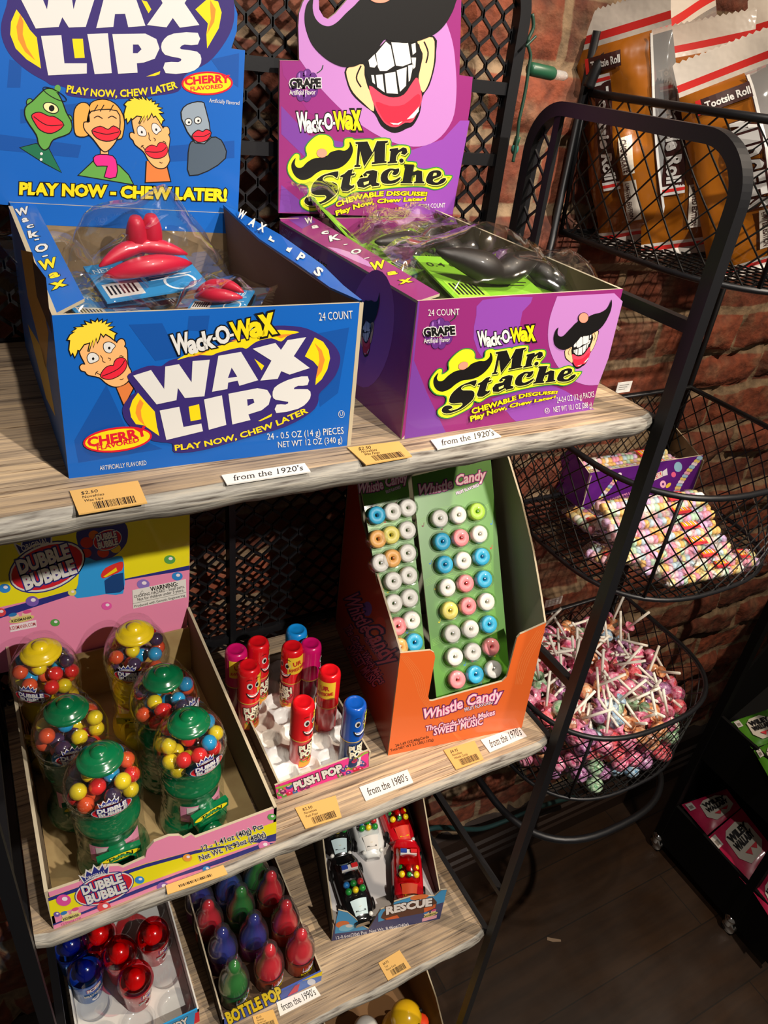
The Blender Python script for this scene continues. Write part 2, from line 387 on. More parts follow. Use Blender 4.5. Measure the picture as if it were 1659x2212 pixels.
def edge_mat():
    mt, nt, b, N, L = node_mat('worn_grey_edge', .6)
    tc = N('ShaderNodeTexCoord'); mp = N('ShaderNodeMapping'); mp.inputs['Scale'].default_value = (22, 120, 300); L(tc.outputs['Object'], mp.inputs[0])
    n = N('ShaderNodeTexNoise', Scale=1.4, Detail=6.0); L(mp.outputs[0], n.inputs['Vector'])
    r = N('ShaderNodeValToRGB'); e = r.color_ramp.elements; e[0].position = .3; e[0].color = lin('40362e'); e[1].position = .70; e[1].color = lin('a49b8c')
    q = e.new(.42); q.color = lin('77726a'); q = e.new(.54); q.color = lin('8f8b82'); L(n.outputs['Fac'], r.inputs[0]); L(r.outputs[0], b.inputs['Base Color'])
    bp = N('ShaderNodeBump', Strength=.6, Distance=.002); L(n.outputs['Fac'], bp.inputs['Height']); L(bp.outputs[0], b.inputs['Normal'])
    return mt
EDGE = edge_mat()
ZS = [-1.0, -2.70, -4.42, -6.14]; XL, XR, YF, YB = -.19, 2.066, 1.60, 2.76
rack = thing('bakers_rack', 'black metal shop rack with weathered wood shelves and expanded mesh back', 'shelf rack', (.94, 2.2, FLOOR))
def board(z, sd):
    mb = MB(); T = .078; n = 46
    prof = [(YB, 0, 0), (YB-.5, 0, 0), (YF+.10, 0, 0), (YF+.028, -.002, 1), (YF+.008, -.012, 1), (YF, -.03, 1), (YF+.004, -.052, 1), (YF+.02, -T+.004, 1), (YF+.06, -T, 1), (YB, -T, 0)]
    k = len(prof); vs = []
    for i in range(n+1):
        x = XL+(XR-XL)*i/n; ed = min(1, min(i, n-i)/1.2)
        for y, dz, e in prof:
            w = .008*noise.noise(Vector((x*4, sd, dz*9)))+.004*noise.noise(Vector((x*15, sd, dz*20))) if e else 0
            vs.append((x, y+w+(1-ed)*.02*(1 if y < 2 else 0), z+dz+(w*.5 if e and dz < -.01 else 0)))
    for i in range(n):
        for j in range(k):
            j2 = (j+1) % k
            mb.add([], [], WOOD)
            mb.f.append([i*k+j, (i+1)*k+j, (i+1)*k+j2, i*k+j2][::-1]); mb.mi.append(mb.mat(EDGE if prof[j][2] and j > 2 else WOOD)); mb.sm.append(True if prof[j][2] else False)
    mb.v = vs
    for i in (0, n): mb.f.append([i*k+j for j in range(k)]); mb.mi.append(mb.mat(EDGE)); mb.sm.append(False)
    mb.build('shelf_board', rack)
for i, z in enumerate(ZS): board(z, i*3.7)
RT = .034
def arc_top(y0, y1, zt, r, n=14):
    a = [(y0+r-r*math.cos(t), zt-r+r*math.sin(t)) for t in [math.pi/2*i/n for i in range(n+1)]]
    b = [(y1-r+r*math.sin(t), zt-r+r*math.cos(t)) for t in [math.pi/2*i/n for i in range(n+1)]]
    return a+b
def frame_side(x):
    mb = MB(); pts = [(YF-.005, FLOOR)]+arc_top(YF-.005, 2.62, -.125, .17)+[(2.62, FLOOR)]
    mb.tube([(x, y, z) for y, z in pts], RT, METAL, 4, smooth=False)
    mb.bar((x, 2.49, -.15), (x, 2.49, FLOOR+.1), .02, .035, METAL)
    for z in (-.68, -2.34, -4.02): mb.bar((x, YF, z), (x, 2.6, z), .036, .042, METAL)
    for z in ZS: mb.bar((x, YF+.02, z-.045), (x, 2.8, z-.045), .036, .05, METAL)
    return mb.build('side_frame', rack)
XF = XR+.026
frame_side(XF); frame_side(XL-.026)
def xmesh(fn, u0, u1, v0, v1, cw, ch, r, m, mb):
    # expanded metal: zig-zag strands meeting at short bonds; fn maps (u, v) to a point
    n = int((u1-u0)/cw)+1
    for i in range(n+1):
        pts = []; v = v0; k = 0
        while v <= v1:
            s = 1 if (k % 2 == 0) else -1
            u = min(u1, max(u0, u0+i*cw+s*cw*.47*(1 if i % 2 else -1)))
            pts += [fn(u, v), fn(u, v+ch*.17)]; v += ch*.5; k += 1
        mb.tube(pts, r, m, 4, smooth=False)
mb = MB(); YP = 2.815; ZT = .34
pts = [(XL-.02, FLOOR)]+arc_top(XL-.02, XR+.01, ZT, .2)+[(XR+.01, FLOOR)]
mb.tube([(x, YP, z) for x, z in pts], .036, METAL, 4, smooth=False)
for x in (.26, .89, 1.52): mb.bar((x, YP, ZT), (x, YP, FLOOR), .062, .03, METAL, up=(1,0,0))
for z in (-.092, -.355, -1.03, -2.68, -4.45, -6.15): mb.bar((XL, YP, z), (XR, YP, z), .03, .045, METAL)
panel = mb.build('back_frame', rack)
mb = MB()
xmesh(lambda u, v: (u, YP+.012, v), XL, XR, -4.4, ZT-.03, .047, .112, .0085, METAL, mb)
mb.build('expanded_mesh', panel)
mb = MB()
xmesh(lambda u, v: (XF, u, v), 2.49, 2.62, -2.6, -.2, .047, .108, .006, METAL, mb)
mb.build('side_mesh', panel); mb = MB()
xmesh(lambda u, v: (XL-.026, u, v), 2.49, 2.62, -2.6, -.2, .047, .108, .006, METAL, mb)
mb.build('side_mesh', panel)
# string of fairy lights wound on the rack
GRN = P('green_plastic', '1c4a33', .4); GLB = clear('bulb_glass', 'fff6ea', .12, .7, .03, haze=.3)
t = thing('fairy_light', 'small clear bulb in a green socket clipped to the rack post', 'light bulb', (2.12, 2.80, -.05))
a = aty(1142, 148, 2.80); b = aty(1196, 160, 2.80); c = aty(1226, 166, 2.80)
mb = MB(); d = b-a
mb.tube([a, a+d*.1, a+d*.9, b], [.020, .026, .026, .021], GRN, 12); mb.build('socket', t)
mb = MB(); e = c-b; mb.tube([b, b+e*.25, b+e*.75, b+e*.93, c], [.016, .019, .018, .010, .002], GLB, 12); mb.build('bulb', t)
mb = MB(); w = P('green_wire', '16382a', .5)
mb.tube(sm([aty(*p, 2.79) for p in [(1150, 30), (1152, 60), (1140, 90), (1146, 120), (1142, 148), (1136, 190), (1128, 230), (1121, 262), (1118, 292), (1112, 330), (1108, 350)]], 4, False), .007, w, 6)
mb.tube(sm([aty(*p, 2.75) for p in [(1136, 100), (1150, 86), (1158, 78)]], 4, False), .005, w, 6)
solo(mb, 'fairy_light_wire', 'thin green wire twisted round the upper right rack post', 'wire', (2.1, 2.79, -.3))
t = thing('fairy_light', 'teal bulb hanging behind the side frame below the other bulb', 'light bulb', (2.2, 2.9, -.45))
mb = MB(); tl = P('teal_bulb', '2d6a60', .3); mb.ball(aty(1112, 322, 2.9), .018, tl, 10, (1, 1, 1.3)); mb.build('bulb', t)
mb = MB(); q = aty(1112, 322, 2.9); mb.tube([q+Vector((0, 0, .015)), q+Vector((.005, 0, .05))], .013, GRN, 8); mb.build('socket', t)
mb = MB(); mb.tube(sm([aty(*p, 2.90) for p in [(900, 1802), (940, 1788), (985, 1789), (1040, 1790), (1100, 1770), (1180, 1738), (1240, 1722)]], 5, False), .022, P('teal_cable', '1d3a3a', .45), 8)
solo(mb, 'power_cable', 'dark teal cable lying along the top of the baseboard', 'cable', (2.9, 2.9, -5.6))
# ================================================================ artwork used more than once
SKIN, SKIN2, HAIR, LIP = ink('f0b070'), ink('d8793c'), ink('f3cf3a'), ink('df2338')
def aff(src, dst):
    # least-squares affine map from matched points
    import numpy as np
    A = np.array([[x, y, 1] for x, y in src]); B = np.array(dst); M, *_ = np.linalg.lstsq(A, B, rcond=None)
    return lambda p: (p[0]*M[0][0]+p[1]*M[1][0]+M[2][0], p[0]*M[0][1]+p[1]*M[1][1]+M[2][1])
def blond_face(a, g, l, k=1.0):
    T = lambda pts: [g(p) for p in pts]
    if k == 1: a.fill(T([(1095,1430),(1260,1840),(1480,1460),(1350,1320)]), BLK, l, 0); a.fill(T([(1125,1450),(1275,1800),(1450,1460),(1360,1340)]), SKIN2, l+1)
    face = sm([(390,700),(420,820),(500,980),(440,985),(395,1030),(420,1100),(500,1125),(560,1190),(780,1240),(900,1340),(1010,1405),(1130,1425),(1250,1390),(1350,1310),(1400,1180),(1400,1110),(1340,980),(1325,700),(1270,630),(1290,580),(1260,500),(1200,485),(1145,530),(1120,560),(1000,430),(850,370),(600,420),(450,560)], 3)
    a.fill(T(grow(face, 22)), BLK, l+1); a.fill(T(face), SKIN, l+2)
    hair = [(385,700),(340,690),(325,760),(290,830),(250,740),(215,790),(180,690),(190,600),(200,500),(150,490),(200,400),(300,330),(240,330),(340,270),(300,250),(480,235),(440,200),(540,200),(500,130),(600,170),(640,170),(620,110),(700,150),(740,90),(760,150),(830,100),(820,170),(920,110),(890,190),(1020,150),(930,230),(1060,235),(960,290),(1110,370),(1080,400),(1070,490),(1000,430),(900,370),(860,420),(800,350),(770,470),(740,540),(715,440),(660,630),(650,480),(560,730),(600,540),(470,580)]
    a.fill(T(grow(hair, 24)), BLK, l+3); a.fill(T(hair), HAIR, l+4)
    for e, px in (([(540,850),(580,770),(660,755),(740,800),(765,870),(720,920),(590,955)], (655,868)), ([(870,580),(930,545),(1010,550),(1090,610),(1040,680),(1000,745),(920,735),(870,670)], (975,655))):
        e = sm(e, 4); a.fill(T(grow(e, 14)), BLK, l+3); a.fill(T(e), WHT, l+4); a.fill(T(ell(px[0], px[1], 24, 28)), BLK, l+5)
    lips = sm([(812,1220),(840,1130),(920,1040),(1000,1010),(1060,1005),(1090,920),(1150,865),(1240,855),(1300,900),(1320,980),(1280,1090),(1180,1190),(1040,1260),(920,1270)], 4)
    a.fill(T(grow(lips, 16)), BLK, l+4); a.fill(T(lips), LIP, l+5)
    a.line(T([(830,1215),(1000,1150),(1150,1070),(1230,990),(1280,900)]), 14*k+1, BLK, l+6)
    for s_ in ([(800,800),(840,860),(850,920),(900,945)], [(950,850),(1000,870),(985,910)], [(1185,1280),(1230,1285),(1255,1260)], [(700,1190),(715,1140),(755,1115)], [(720,1145),(800,1190)], [(1175,820),(1215,810),(1260,830)]): a.line(T(s_), 12*k+1, BLK, l+4)
def wack_o_wax(a, g, l, s=1.0):
    # hand-cut bouncing letters over a black edge; unit box 0..1000 wide, 0..200 high (y up)
    q = [('W', 0, 150, 8, 190, WHT), ('a', 140, 215, -12, 120, WHT), ('c', 222, 290, -4, 115, WHT), ('k', 292, 375, 4, 165, WHT), ('-', 382, 412, 8, 150, WHT), ('O', 415, 535, 22, 165, WHT), ('-', 538, 570, 8, 150, WHT), ('W', 565, 745, 22, 180, YEL), ('a', 735, 850, 22, 135, YEL), ('x', 850, 960, 22, 185, YEL)]
    for ps in (0, 1):
        for ch, x0, x1, y0, h, m in q:
            vs, fs = glyphs(ch, .10 if ps == 0 else .045)
            v0 = glyphs(ch, .0)[0]; ax = min(v[0] for v in v0); bx = max(v[0] for v in v0); ay = min(v[1] for v in v0); by = max(v[1] for v in v0)
            if ch == '-': ay, by = ay-.45, by+.45
            a.mb.add([a.map(g((x0+(x-ax)/(bx-ax)*(x1-x0), y0+(y-ay)/(by-ay)*h)), l+ps) for x, y in vs], fs, BLK if ps == 0 else m)
# ================================================================ wax lips box
BLU = P('blue_print', '0a5cb4', .45, coat=.15, spec=.35); BLU2 = P('dark_blue_print', '0b4c9c', .45, coat=.15, spec=.35); BROWN = P('brown_card', '6a4f40', .85)
ORG_ = ink('f08a2c')
t = thing('candy_display_box', 'blue open box of wax lips with a tall header card on the top shelf', 'candy box', (.52, 1.75, -1.0))
FL, FR = Vector((.138, 1.758, -1)), Vector((.899, 1.719, -1)); fd = (FR-FL).normalized(); fn_ = Vector((fd.y, -fd.x, 0))
mb = MB(); a = Art(mb, FL, fn_)
slab(a, [(112,681),(777,654),(749,963),(149,1034)], BLU, BROWN, .008)
a.zone(260, 680, .30139)
# darker rays
a.fill([(60,70),(300,60),(420,300),(250,330)], BLU2, 1); a.fill([(490,10),(640,5),(625,120),(480,110)], BLU2, 1); a.fill([(1380,140),(1640,90),(1560,560),(1430,660)], BLU2, 1); a.fill([(-330,900),(-100,500),(60,850),(300,960),(-300,1060)], BLU2, 1)
a.zone(130, 680, .1085); blond_face(a, lambda p: p, 2, 1)
a.zone(260, 680, .30139)
a.fill([(60,420),(200,362),(290,365),(350,325),(440,300),(640,235),(800,170),(1000,100),(1120,75),(1290,85),(1400,125),(1510,195),(1565,270),(1572,340),(1540,430),(1480,505),(1422,565),(1415,625),(1360,700),(1180,800),(900,880),(600,965),(390,985),(370,920),(250,905),(140,855),(50,775),(15,700),(25,640),(75,575),(110,545),(62,470)], PUR, 9, 3)
a.fill([(405,320),(500,268),(640,240),(800,190),(960,150),(1110,108),(1200,110),(1280,122),(1200,145),(1150,188),(1080,165),(985,185),(935,215),(900,240),(850,232),(700,268),(650,288),(560,285),(480,300)], YEL, 10, 3)
for q in ([(490,302),(600,262),(640,250),(565,286)], [(1100,142),(1240,132),(1150,165)], [(790,185),(850,165),(860,180)]): a.fill(q, ORG_, 11)
a.fill([(1390,160),(1450,190),(1490,250),(1500,310),(1480,390),(1440,460),(1395,500),(1400,440),(1415,370),(1380,330),(1320,295)], YEL, 10)
a.fill([(1390,200),(1440,250),(1462,320),(1440,400),(1398,455),(1412,380),(1425,320),(1418,260)], ORG_, 11)
a.fill([(125,555),(85,610),(65,670),(75,730),(110,780),(170,790),(278,865),(262,800),(245,690),(180,620)], YEL, 10)
a.fill([(140,600),(115,650),(108,700),(130,750),(175,790),(150,730),(145,680),(165,630)], ORG_, 11)
for q in ([(958,312),(1028,362),(1010,395)], [(488,655),(562,637),(578,745),(502,760)], [(985,758),(1085,705),(1080,725),(1000,760)]): a.fill(q, YEL, 10)
for q in ([(90,432),(218,392),(312,528),(320,367),(418,350),(508,480),(515,328),(638,318),(600,580),(460,592),(410,520),(400,608),(258,638)],
          [[(700,290),(862,262),(985,465),(850,505),(838,468),(770,482),(765,528),(655,548)], [(795,375),(835,440),(768,450)]],
          [(945,240),(1108,198),(1148,248),(1195,178),(1328,157),(1240,293),(1355,378),(1210,425),(1150,400),(1125,455),(1000,468),(1080,325)],
          [(280,682),(420,655),(450,800),(578,775),(590,830),(328,893)], [(597,603),(725,573),(757,785),(632,820)],
          [[(772,562),(980,522),(1050,535),(1078,580),(1060,640),(1010,680),(915,710),(930,750),(800,782)], [(905,602),(950,598),(958,625),(910,650)]]): a.fill(q, WHT, 12)
a.fill(sm([(1340,437),(1338,500),(1270,505),(1240,530),(1340,530),(1362,570),(1340,620),(1270,670),(1115,700),(1118,640),(1180,640),(1200,620),(1110,605),(1088,575),(1100,520),(1160,480),(1240,450)], 2), WHT, 12)
g = aff([(0,100),(970,110),(0,0),(960,0)], [(370,215),(1105,60),(392,288),(1105,135)]); wack_o_wax(a, g, 13)
a.text('PLAY NOW, CHEW LATER', [(390,968),(600,940),(860,880),(1100,800),(1345,695)], 38, YEL, 11, .03, outl=[(.10, PUR)])
a.text('24 - 0.5 OZ (14 g) PIECES', [(1052,893),(1600,850)], 44, WHT, 6, .0, h1=48); a.text('NET WT 12 OZ (340 g)', [(1130,950),(1590,912)], 42, WHT, 6, .0)
a.text('U', [(1573,722),(1595,720)], 26, WHT, 6)
for r0 in (0,): a.line(ell(1583, 710, 21, 25)+[ell(1583, 710, 21, 25)[0]], 3, WHT, 6, 0)
a.zone(0, 420, .47619)
a.text('24 COUNT', [(1447,572),(1600,562)], 36, WHT, 6, .0); a.text('ARTIFICIALLY FLAVORED', [(453,1250),(665,1225)], 20, WHT, 6)
a.fill(ell(532, 1108, 157, 56, -.12), RED, 16); a.fill(ell(532, 1108, 148, 47, -.12), YEL, 17)
a.text('CHERRY', [(397,1140),(530,1120),(672,1085)], 40, RED, 18, .045, h1=40); a.text('FLAVORED', [(440,1157),(632,1117)], 20, RED, 18, .03)
mb.build('front_panel', t)
# header card at the back
YH = 2.72
mb = MB(); a = Art(mb, (0, YH, 0), (0, -1, 0), Z(0, 0, .33755))
slab(a, [(-40,-360),(1300,-420),(1400,-300),(1470,-160),(1492,0),(1520,90),(1515,200),(1480,310),(1568,322),(1522,1385),(20,1310),(-60,1300)], BLU, KRAFTD, .011)
for q in ([(60,380),(140,400),(130,560),(45,560)], [(130,700),(700,640),(690,720),(130,790)], [(1010,940),(1500,900),(1500,1010),(1000,1040)], [(0,860),(520,930),(500,1010),(0,960)], [(1350,380),(1530,340),(1525,560),(1420,480)]): a.fill(q, BLU2, 1)
a.fill([(40,40),(8,150),(12,240),(50,330),(110,400),(200,470),(290,520),(330,545),(420,560),(430,610),(600,632),(800,632),(1000,612),(1140,585),(1165,520),(1200,470),(1330,400),(1420,300),(1485,180),(1500,60),(1480,-60),(1400,-230),(1250,-330),(800,-380),(300,-300),(90,-120)], PUR, 2, 3)
a.fill([(105,60),(70,140),(65,220),(100,310),(170,380),(262,438),(235,240),(190,190),(150,120)], YEL, 3); a.fill([(130,90),(105,170),(115,250),(160,330),(225,385),(170,300),(145,220),(150,140)], ORG_, 4)
a.fill([(1330,-10),(1395,10),(1418,80),(1400,180),(1325,310),(1320,220),(1330,150),(1250,60)], YEL, 3); a.fill([(1345,0),(1380,60),(1370,140),(1322,220),(1350,120),(1345,50)], ORG_, 4)
for q in ([(462,248),(530,248),(542,370),(478,372)], [(935,490),(1025,455),(1020,475),(990,485)], [(905,0),(940,10),(968,60),(950,85)]): a.fill(q, YEL, 3)
for q in ([(60,-150),(210,-160),(300,60),(330,-140),(440,-140),(470,60),(520,-140),(650,-150),(548,172),(440,176),(398,110),(375,172),(228,182)],
          [[(700,-150),(820,-150),(930,165),(820,174),(800,88),(735,90),(725,172),(615,180)], [(765,-75),(748,-5),(798,-5)]],
          [(960,-150),(1090,-150),(1110,-90),(1150,-150),(1290,-150),(1180,20),(1275,160),(1150,177),(1105,115),(1065,175),(940,160),(1040,20)],
          [(262,230),(392,225),(412,405),(555,405),(555,470),(308,482)], [(558,218),(690,213),(715,468),(605,474)],
          [sm([(718,218),(930,215),(1000,250),(1020,310),(990,375),(920,400),(875,405),(880,465),(755,472)], 1), [(850,285),(885,285),(905,315),(880,340),(850,340)]]): a.fill(q, WHT, 5)
a.fill(sm([(1265,210),(1265,285),(1180,285),(1155,300),(1160,315),(1260,330),(1288,375),(1270,430),(1200,465),(1060,468),(1055,400),(1140,398),(1160,380),(1140,370),(1055,350),(1030,300),(1050,250),(1110,215)], 2), WHT, 5)
a.text('PLAY NOW, CHEW LATER', [(424,588),(600,615),(800,618),(1000,596),(1138,560)], 44, YEL, 5, .03, outl=[(.09, PUR)])
a.fill(ell(1325, 533, 165, 76, -.02), RED, 5); a.fill(ell(1325, 533, 152, 64, -.02), YEL, 6)
a.text('CHERRY', [(1182,545),(1330,530),(1472,528)], 46, RED, 7, .045); a.text('FLAVORED', [(1218,580),(1426,562)], 24, RED, 7, .03)
a.text('Artificially Flavored', [(1337,654),(1530,672)], 25, WHT, 5)
a.text('PLAY NOW - CHEW LATER!', [(122,1240),(1452,1284)], 70, YEL, 6, .055, outl=[(.115, BLK)])
# cartoon heads printed in a row: green one, girl, blond man, plain grey one
GG, GG2, PINK_, GRY = ink('5f9d45'), ink('1c6b4a'), ink('e22a86'), ink('8b99a6')
def head(pts, m, l, w=8, smooth=3): a.out(pts, m, BLK, w, l, smooth)
head([(130,945),(230,920),(310,950),(390,1100),(280,1040)], GG2, 3, 5, 0)
head([(250,920),(235,860),(170,760),(165,690),(210,650),(260,600),(300,570),(350,580),(390,640),(420,720),(455,790),(440,850),(340,890),(310,940),(280,955)], GG, 5)
a.line(ell(350, 602, 85, 24, .5)+[ell(350, 602, 85, 24, .5)[0]], 5, BLK, 8, 0); a.fill(ell(368, 566, 20, 24), GG, 8)
a.out(ell(325, 690, 48, 28, .4), ink('e8e0a0'), BLK, 6, 7); a.fill(ell(330, 692, 18, 20), BLK, 9)
a.out([(205,738),(250,720),(310,745),(350,750),(405,800),(330,850),(260,830),(225,785)], LIP, BLK, 6, 8, 3); a.line([(215,745),(300,800),(400,798)], 5, BLK, 10)
for p in ((190,655),(440,760)): a.out(ell(p[0], p[1], 18, 22), GG, BLK, 6, 3)
for p in ((265,983),(263,1020)): a.fill(ell(p[0], p[1], 9, 9), WHT, 6)
head([(505,1120),(580,1050),(620,1010),(760,1060),(820,1120),(850,1178)], GG, 3, 7, 0)
a.out([(600,1010),(640,990),(720,1000),(745,1050),(740,1130),(670,1130),(690,1060),(620,1060)], PINK_, BLK, 6, 5, 2)
head([(645,960),(690,960),(690,1005),(645,1005)], SKIN, 4, 6, 0)
head([(520,660),(570,680),(580,800),(560,865),(490,865),(475,790),(480,700)], ink('eaa64e'), 5, 7, 3)
head([(570,700),(600,650),(680,640),(750,680),(790,760),(785,850),(750,890),(560,860)], ink('eaa64e'), 5, 7, 3)
head([(585,715),(745,712),(762,820),(740,900),(690,960),(655,960),(600,890),(545,830),(540,785),(575,780)], SKIN, 7, 7, 3)
for x in (600, 640, 700): a.line([(x+25,670),(x,712)], 6, BLK, 10)
for x in (625, 715): a.line([(x-25,755),(x,742),(x+30,758)], 6, BLK, 10)
a.out([(590,835),(640,810),(690,830),(725,808),(768,840),(740,885),(680,900),(620,880)], LIP, BLK, 6, 10, 3); a.line([(595,838),(680,858),(760,842)], 5, BLK, 12)
g = aff([(655,868),(975,655),(820,1220),(1290,900),(770,100),(390,1040),(1280,560),(1010,1405)], [(912,835),(1012,830),(900,960),(1052,940),(965,650),(838,860),(1092,838),(985,1060)])
a.fill([(932,1030),(925,1172),(1097,1165),(1065,1030)], BLK, 3); a.fill([(940,1030),(933,1165),(1088,1158),(1057,1030)], SKIN2, 4)
blond_face(a, g, 5, .3)
# plain grey figure in the last place
head([(1205,1030),(1215,930),(1250,900),(1380,880),(1430,930),(1440,1010),(1330,1090),(1215,1120)], ink('4a5866'), 3, 7, 2)
head([(1165,760),(1175,690),(1230,660),(1290,655),(1310,690),(1345,880),(1250,910)], GRY, 5, 7, 2)
for e in ((1205,780),(1265,770)): a.out(ell(e[0], e[1], 20, 20), WHT, BLK, 5, 8); a.fill(ell(e[0]+3, e[1]+2, 7, 7), BLK, 10)
a.out([(1230,870),(1265,835),(1295,845),(1320,830),(1348,850),(1320,895),(1265,905)], LIP, BLK, 6, 8, 3); a.line([(1235,870),(1300,872),(1345,850)], 5, BLK, 10)
mb.build('header_card', t)
# inside: blue turn-in, brown back wall, floor, side walls with folded flaps
mb = MB(); a = Art(mb, (0, YH-.012, 0), (0, -1, 0))
slab(a, [(20,437),(512,462),(505,505),(215,491),(40,484)], BLU, BLU, .01); slab(a, [(40,484),(505,505),(560,760),(90,740)], KRAFT, KRAFT, .008)
mb.build('back_panel', t)
def wall_quad(mb, p, mo, mi, th, inward):
    mb.prism(p, Vector(inward)*th, mo, EDGEC, mi)
BL_ = Vector((.135, YH, -1)); BR_ = Vector((.890, YH, -1))
lt0, lt1 = a_ = aty(112, 681, 1.758), aty(18, 445, YH-.02)
lt1 = atp(18, 445, FL, (BL_-FL).cross(lt0-FL))
mb = MB(); wall_quad(mb, [FL, BL_, lt1, lt0], BLU, BROWN, .012, (1,0,0))
sp = Art(mb, FL, (BL_-FL).cross(lt0-FL)); YB_ = ink('d9b53a')
sp.fill([(45,540),(70,545),(105,720),(100,800),(60,640)], ink('b98a3a'), 1); sp.fill([(60,700),(95,760),(120,900),(100,860)], ink('caa63a'), 1); sp.fill([(70,560),(100,600),(112,720),(80,640)], ink('3d2f28'), 2)
mb.build('side_panel', t)
rt0, rt1 = aty(777, 654, 1.722), aty(482, 446, YH-.02)
ins = [aty(777,654,1.722), aty(712,625,1.86), aty(650,580,2.05), aty(560,520,2.36), rt1]
mb = MB(); wall_quad(mb, [FR]+ins+[BR_], BROWN, BLU, .012, (1,0,0)); mb.build('side_panel', t)
q = [lt0, lt1, None, aty(182, 645, 1.86)]; q[2] = atp(72, 433, lt0, (q[1]-q[0]).cross(q[3]-q[0])); mb = MB(); mb.prism(q, (0,0,-.008), BLU, EDGEC, BROWN)
n_ = (q[1]-q[0]).cross(q[3]-q[0]).normalized(); a = Art(mb, q[0], n_, Z(0, 430, .2847))
if a.n.z < 0: a.n = -a.n
a.n = n_ if n_.z > 0 else -n_
for ch, x0, y0, x1, y1, h, m in (('W',125,132,225,108,52,WHT),('a',170,180,218,168,42,WHT),('c',203,226,258,214,34,WHT),('k',220,297,300,280,50,WHT),('-',265,325,300,318,40,WHT),('O',272,412,372,385,55,WHT),('-',325,452,365,442,40,WHT),('W',305,545,440,512,70,YEL),('a',378,607,455,585,52,YEL),('x',395,690,510,650,66,YEL)):
    a.text(ch, [(x0,y0),(x1,y1)], h, m, 2, .04, outl=[(.08, BLK)])
mb.build('folded_flap', t)
mb = MB(); outs = [aty(775,652,1.722), aty(735,620,1.86), aty(690,575,2.05), aty(600,510,2.36), aty(515,462,YH-.02)]
fs = [p+Vector((0,0,.006)) for p in ins]; os_ = [p+Vector((.01,0,.004)) for p in outs]
mb.add(fs+os_+[p-Vector((0,0,.008)) for p in fs+os_], [(i,i+1,6+i,5+i) for i in range(4)]+[(10+i,15+i,16+i,11+i) for i in range(4)]+[(i,10+i,11+i,i+1) for i in range(4)]+[(5+i,6+i,16+i,15+i) for i in range(4)], BLU)
for ch, p, q_ in (('W',(512,470),(526,477)),('A',(536,487),(548,494)),('X',(556,498),(570,505)),('L',(580,520),(592,526)),('I',(618,543),(626,548)),('P',(640,562),(652,570)),('S',(676,592),(690,602))):
    k_ = 3 if p[0] < 570 else 2; n_ = (fs[k_+1]-fs[k_]).cross(os_[k_]-fs[k_]).normalized(); a = Art(mb, fs[k_], n_); a.n = n_ if n_.z > 0 else -n_; a.text(ch, [p, q_], 17, WHT, 16, .04)
mb.build('folded_flap', t)
mb = MB(); mb.box((.15, 1.77, -.995), (.885, YH-.015, -.985), KRAFT); mb.build('base', t)
# ================================================================ moustache candy box
PURP = P('magenta_print', '86246c', .45, coat=.15, spec=.35); MAG2 = P('dark_magenta_print', '821c64', .45, coat=.15, spec=.35); VIO = P('violet_print', '6f3892', .45, coat=.15, spec=.35); LAV = P('lavender_print', 'b47abc', .4, coat=.3)
TAN, LIME, GRN2, NOSE, LIPR, GUM = ink('edbd8d'), ink('d3e021'), ink('2c7d3a'), ink('ee8f78'), ink('e04058'), ink('5d2a78')
KH = P('khaki_card', '5d5138', .85)
def grape(a, g, l):
    for x, y in ((300,20),(190,45),(410,60),(110,200),(230,250),(340,255),(450,200),(480,120),(70,130)): a.out([g(p) for p in ell(x, y, 75, 62)], GUM, ink('3a1850'), 3, l)
    for x, y in ((290,10),(180,35),(220,245),(330,250)): a.fill([g(p) for p in ell(x-20, y-8, 16, 26)], ink('9a6ab8'), l+2)
    a.line([g(p) for p in [(480,0),(560,-40),(580,-90)]], 7, ink('1c4028'), l+2)
    a.text('GRAPE', [g((0,165)), g((580,150))], a_h(g, 90), BLK, l+4, .05, outl=[(.12, WHT)]); a.text('Artificial Flavor', [g((10,245)), g((490,235))], a_h(g, 52), WHT, l+4, .01)
def a_h(g, h): p, q = Vector(g((0,0))), Vector(g((0,h))); return (q-p).length
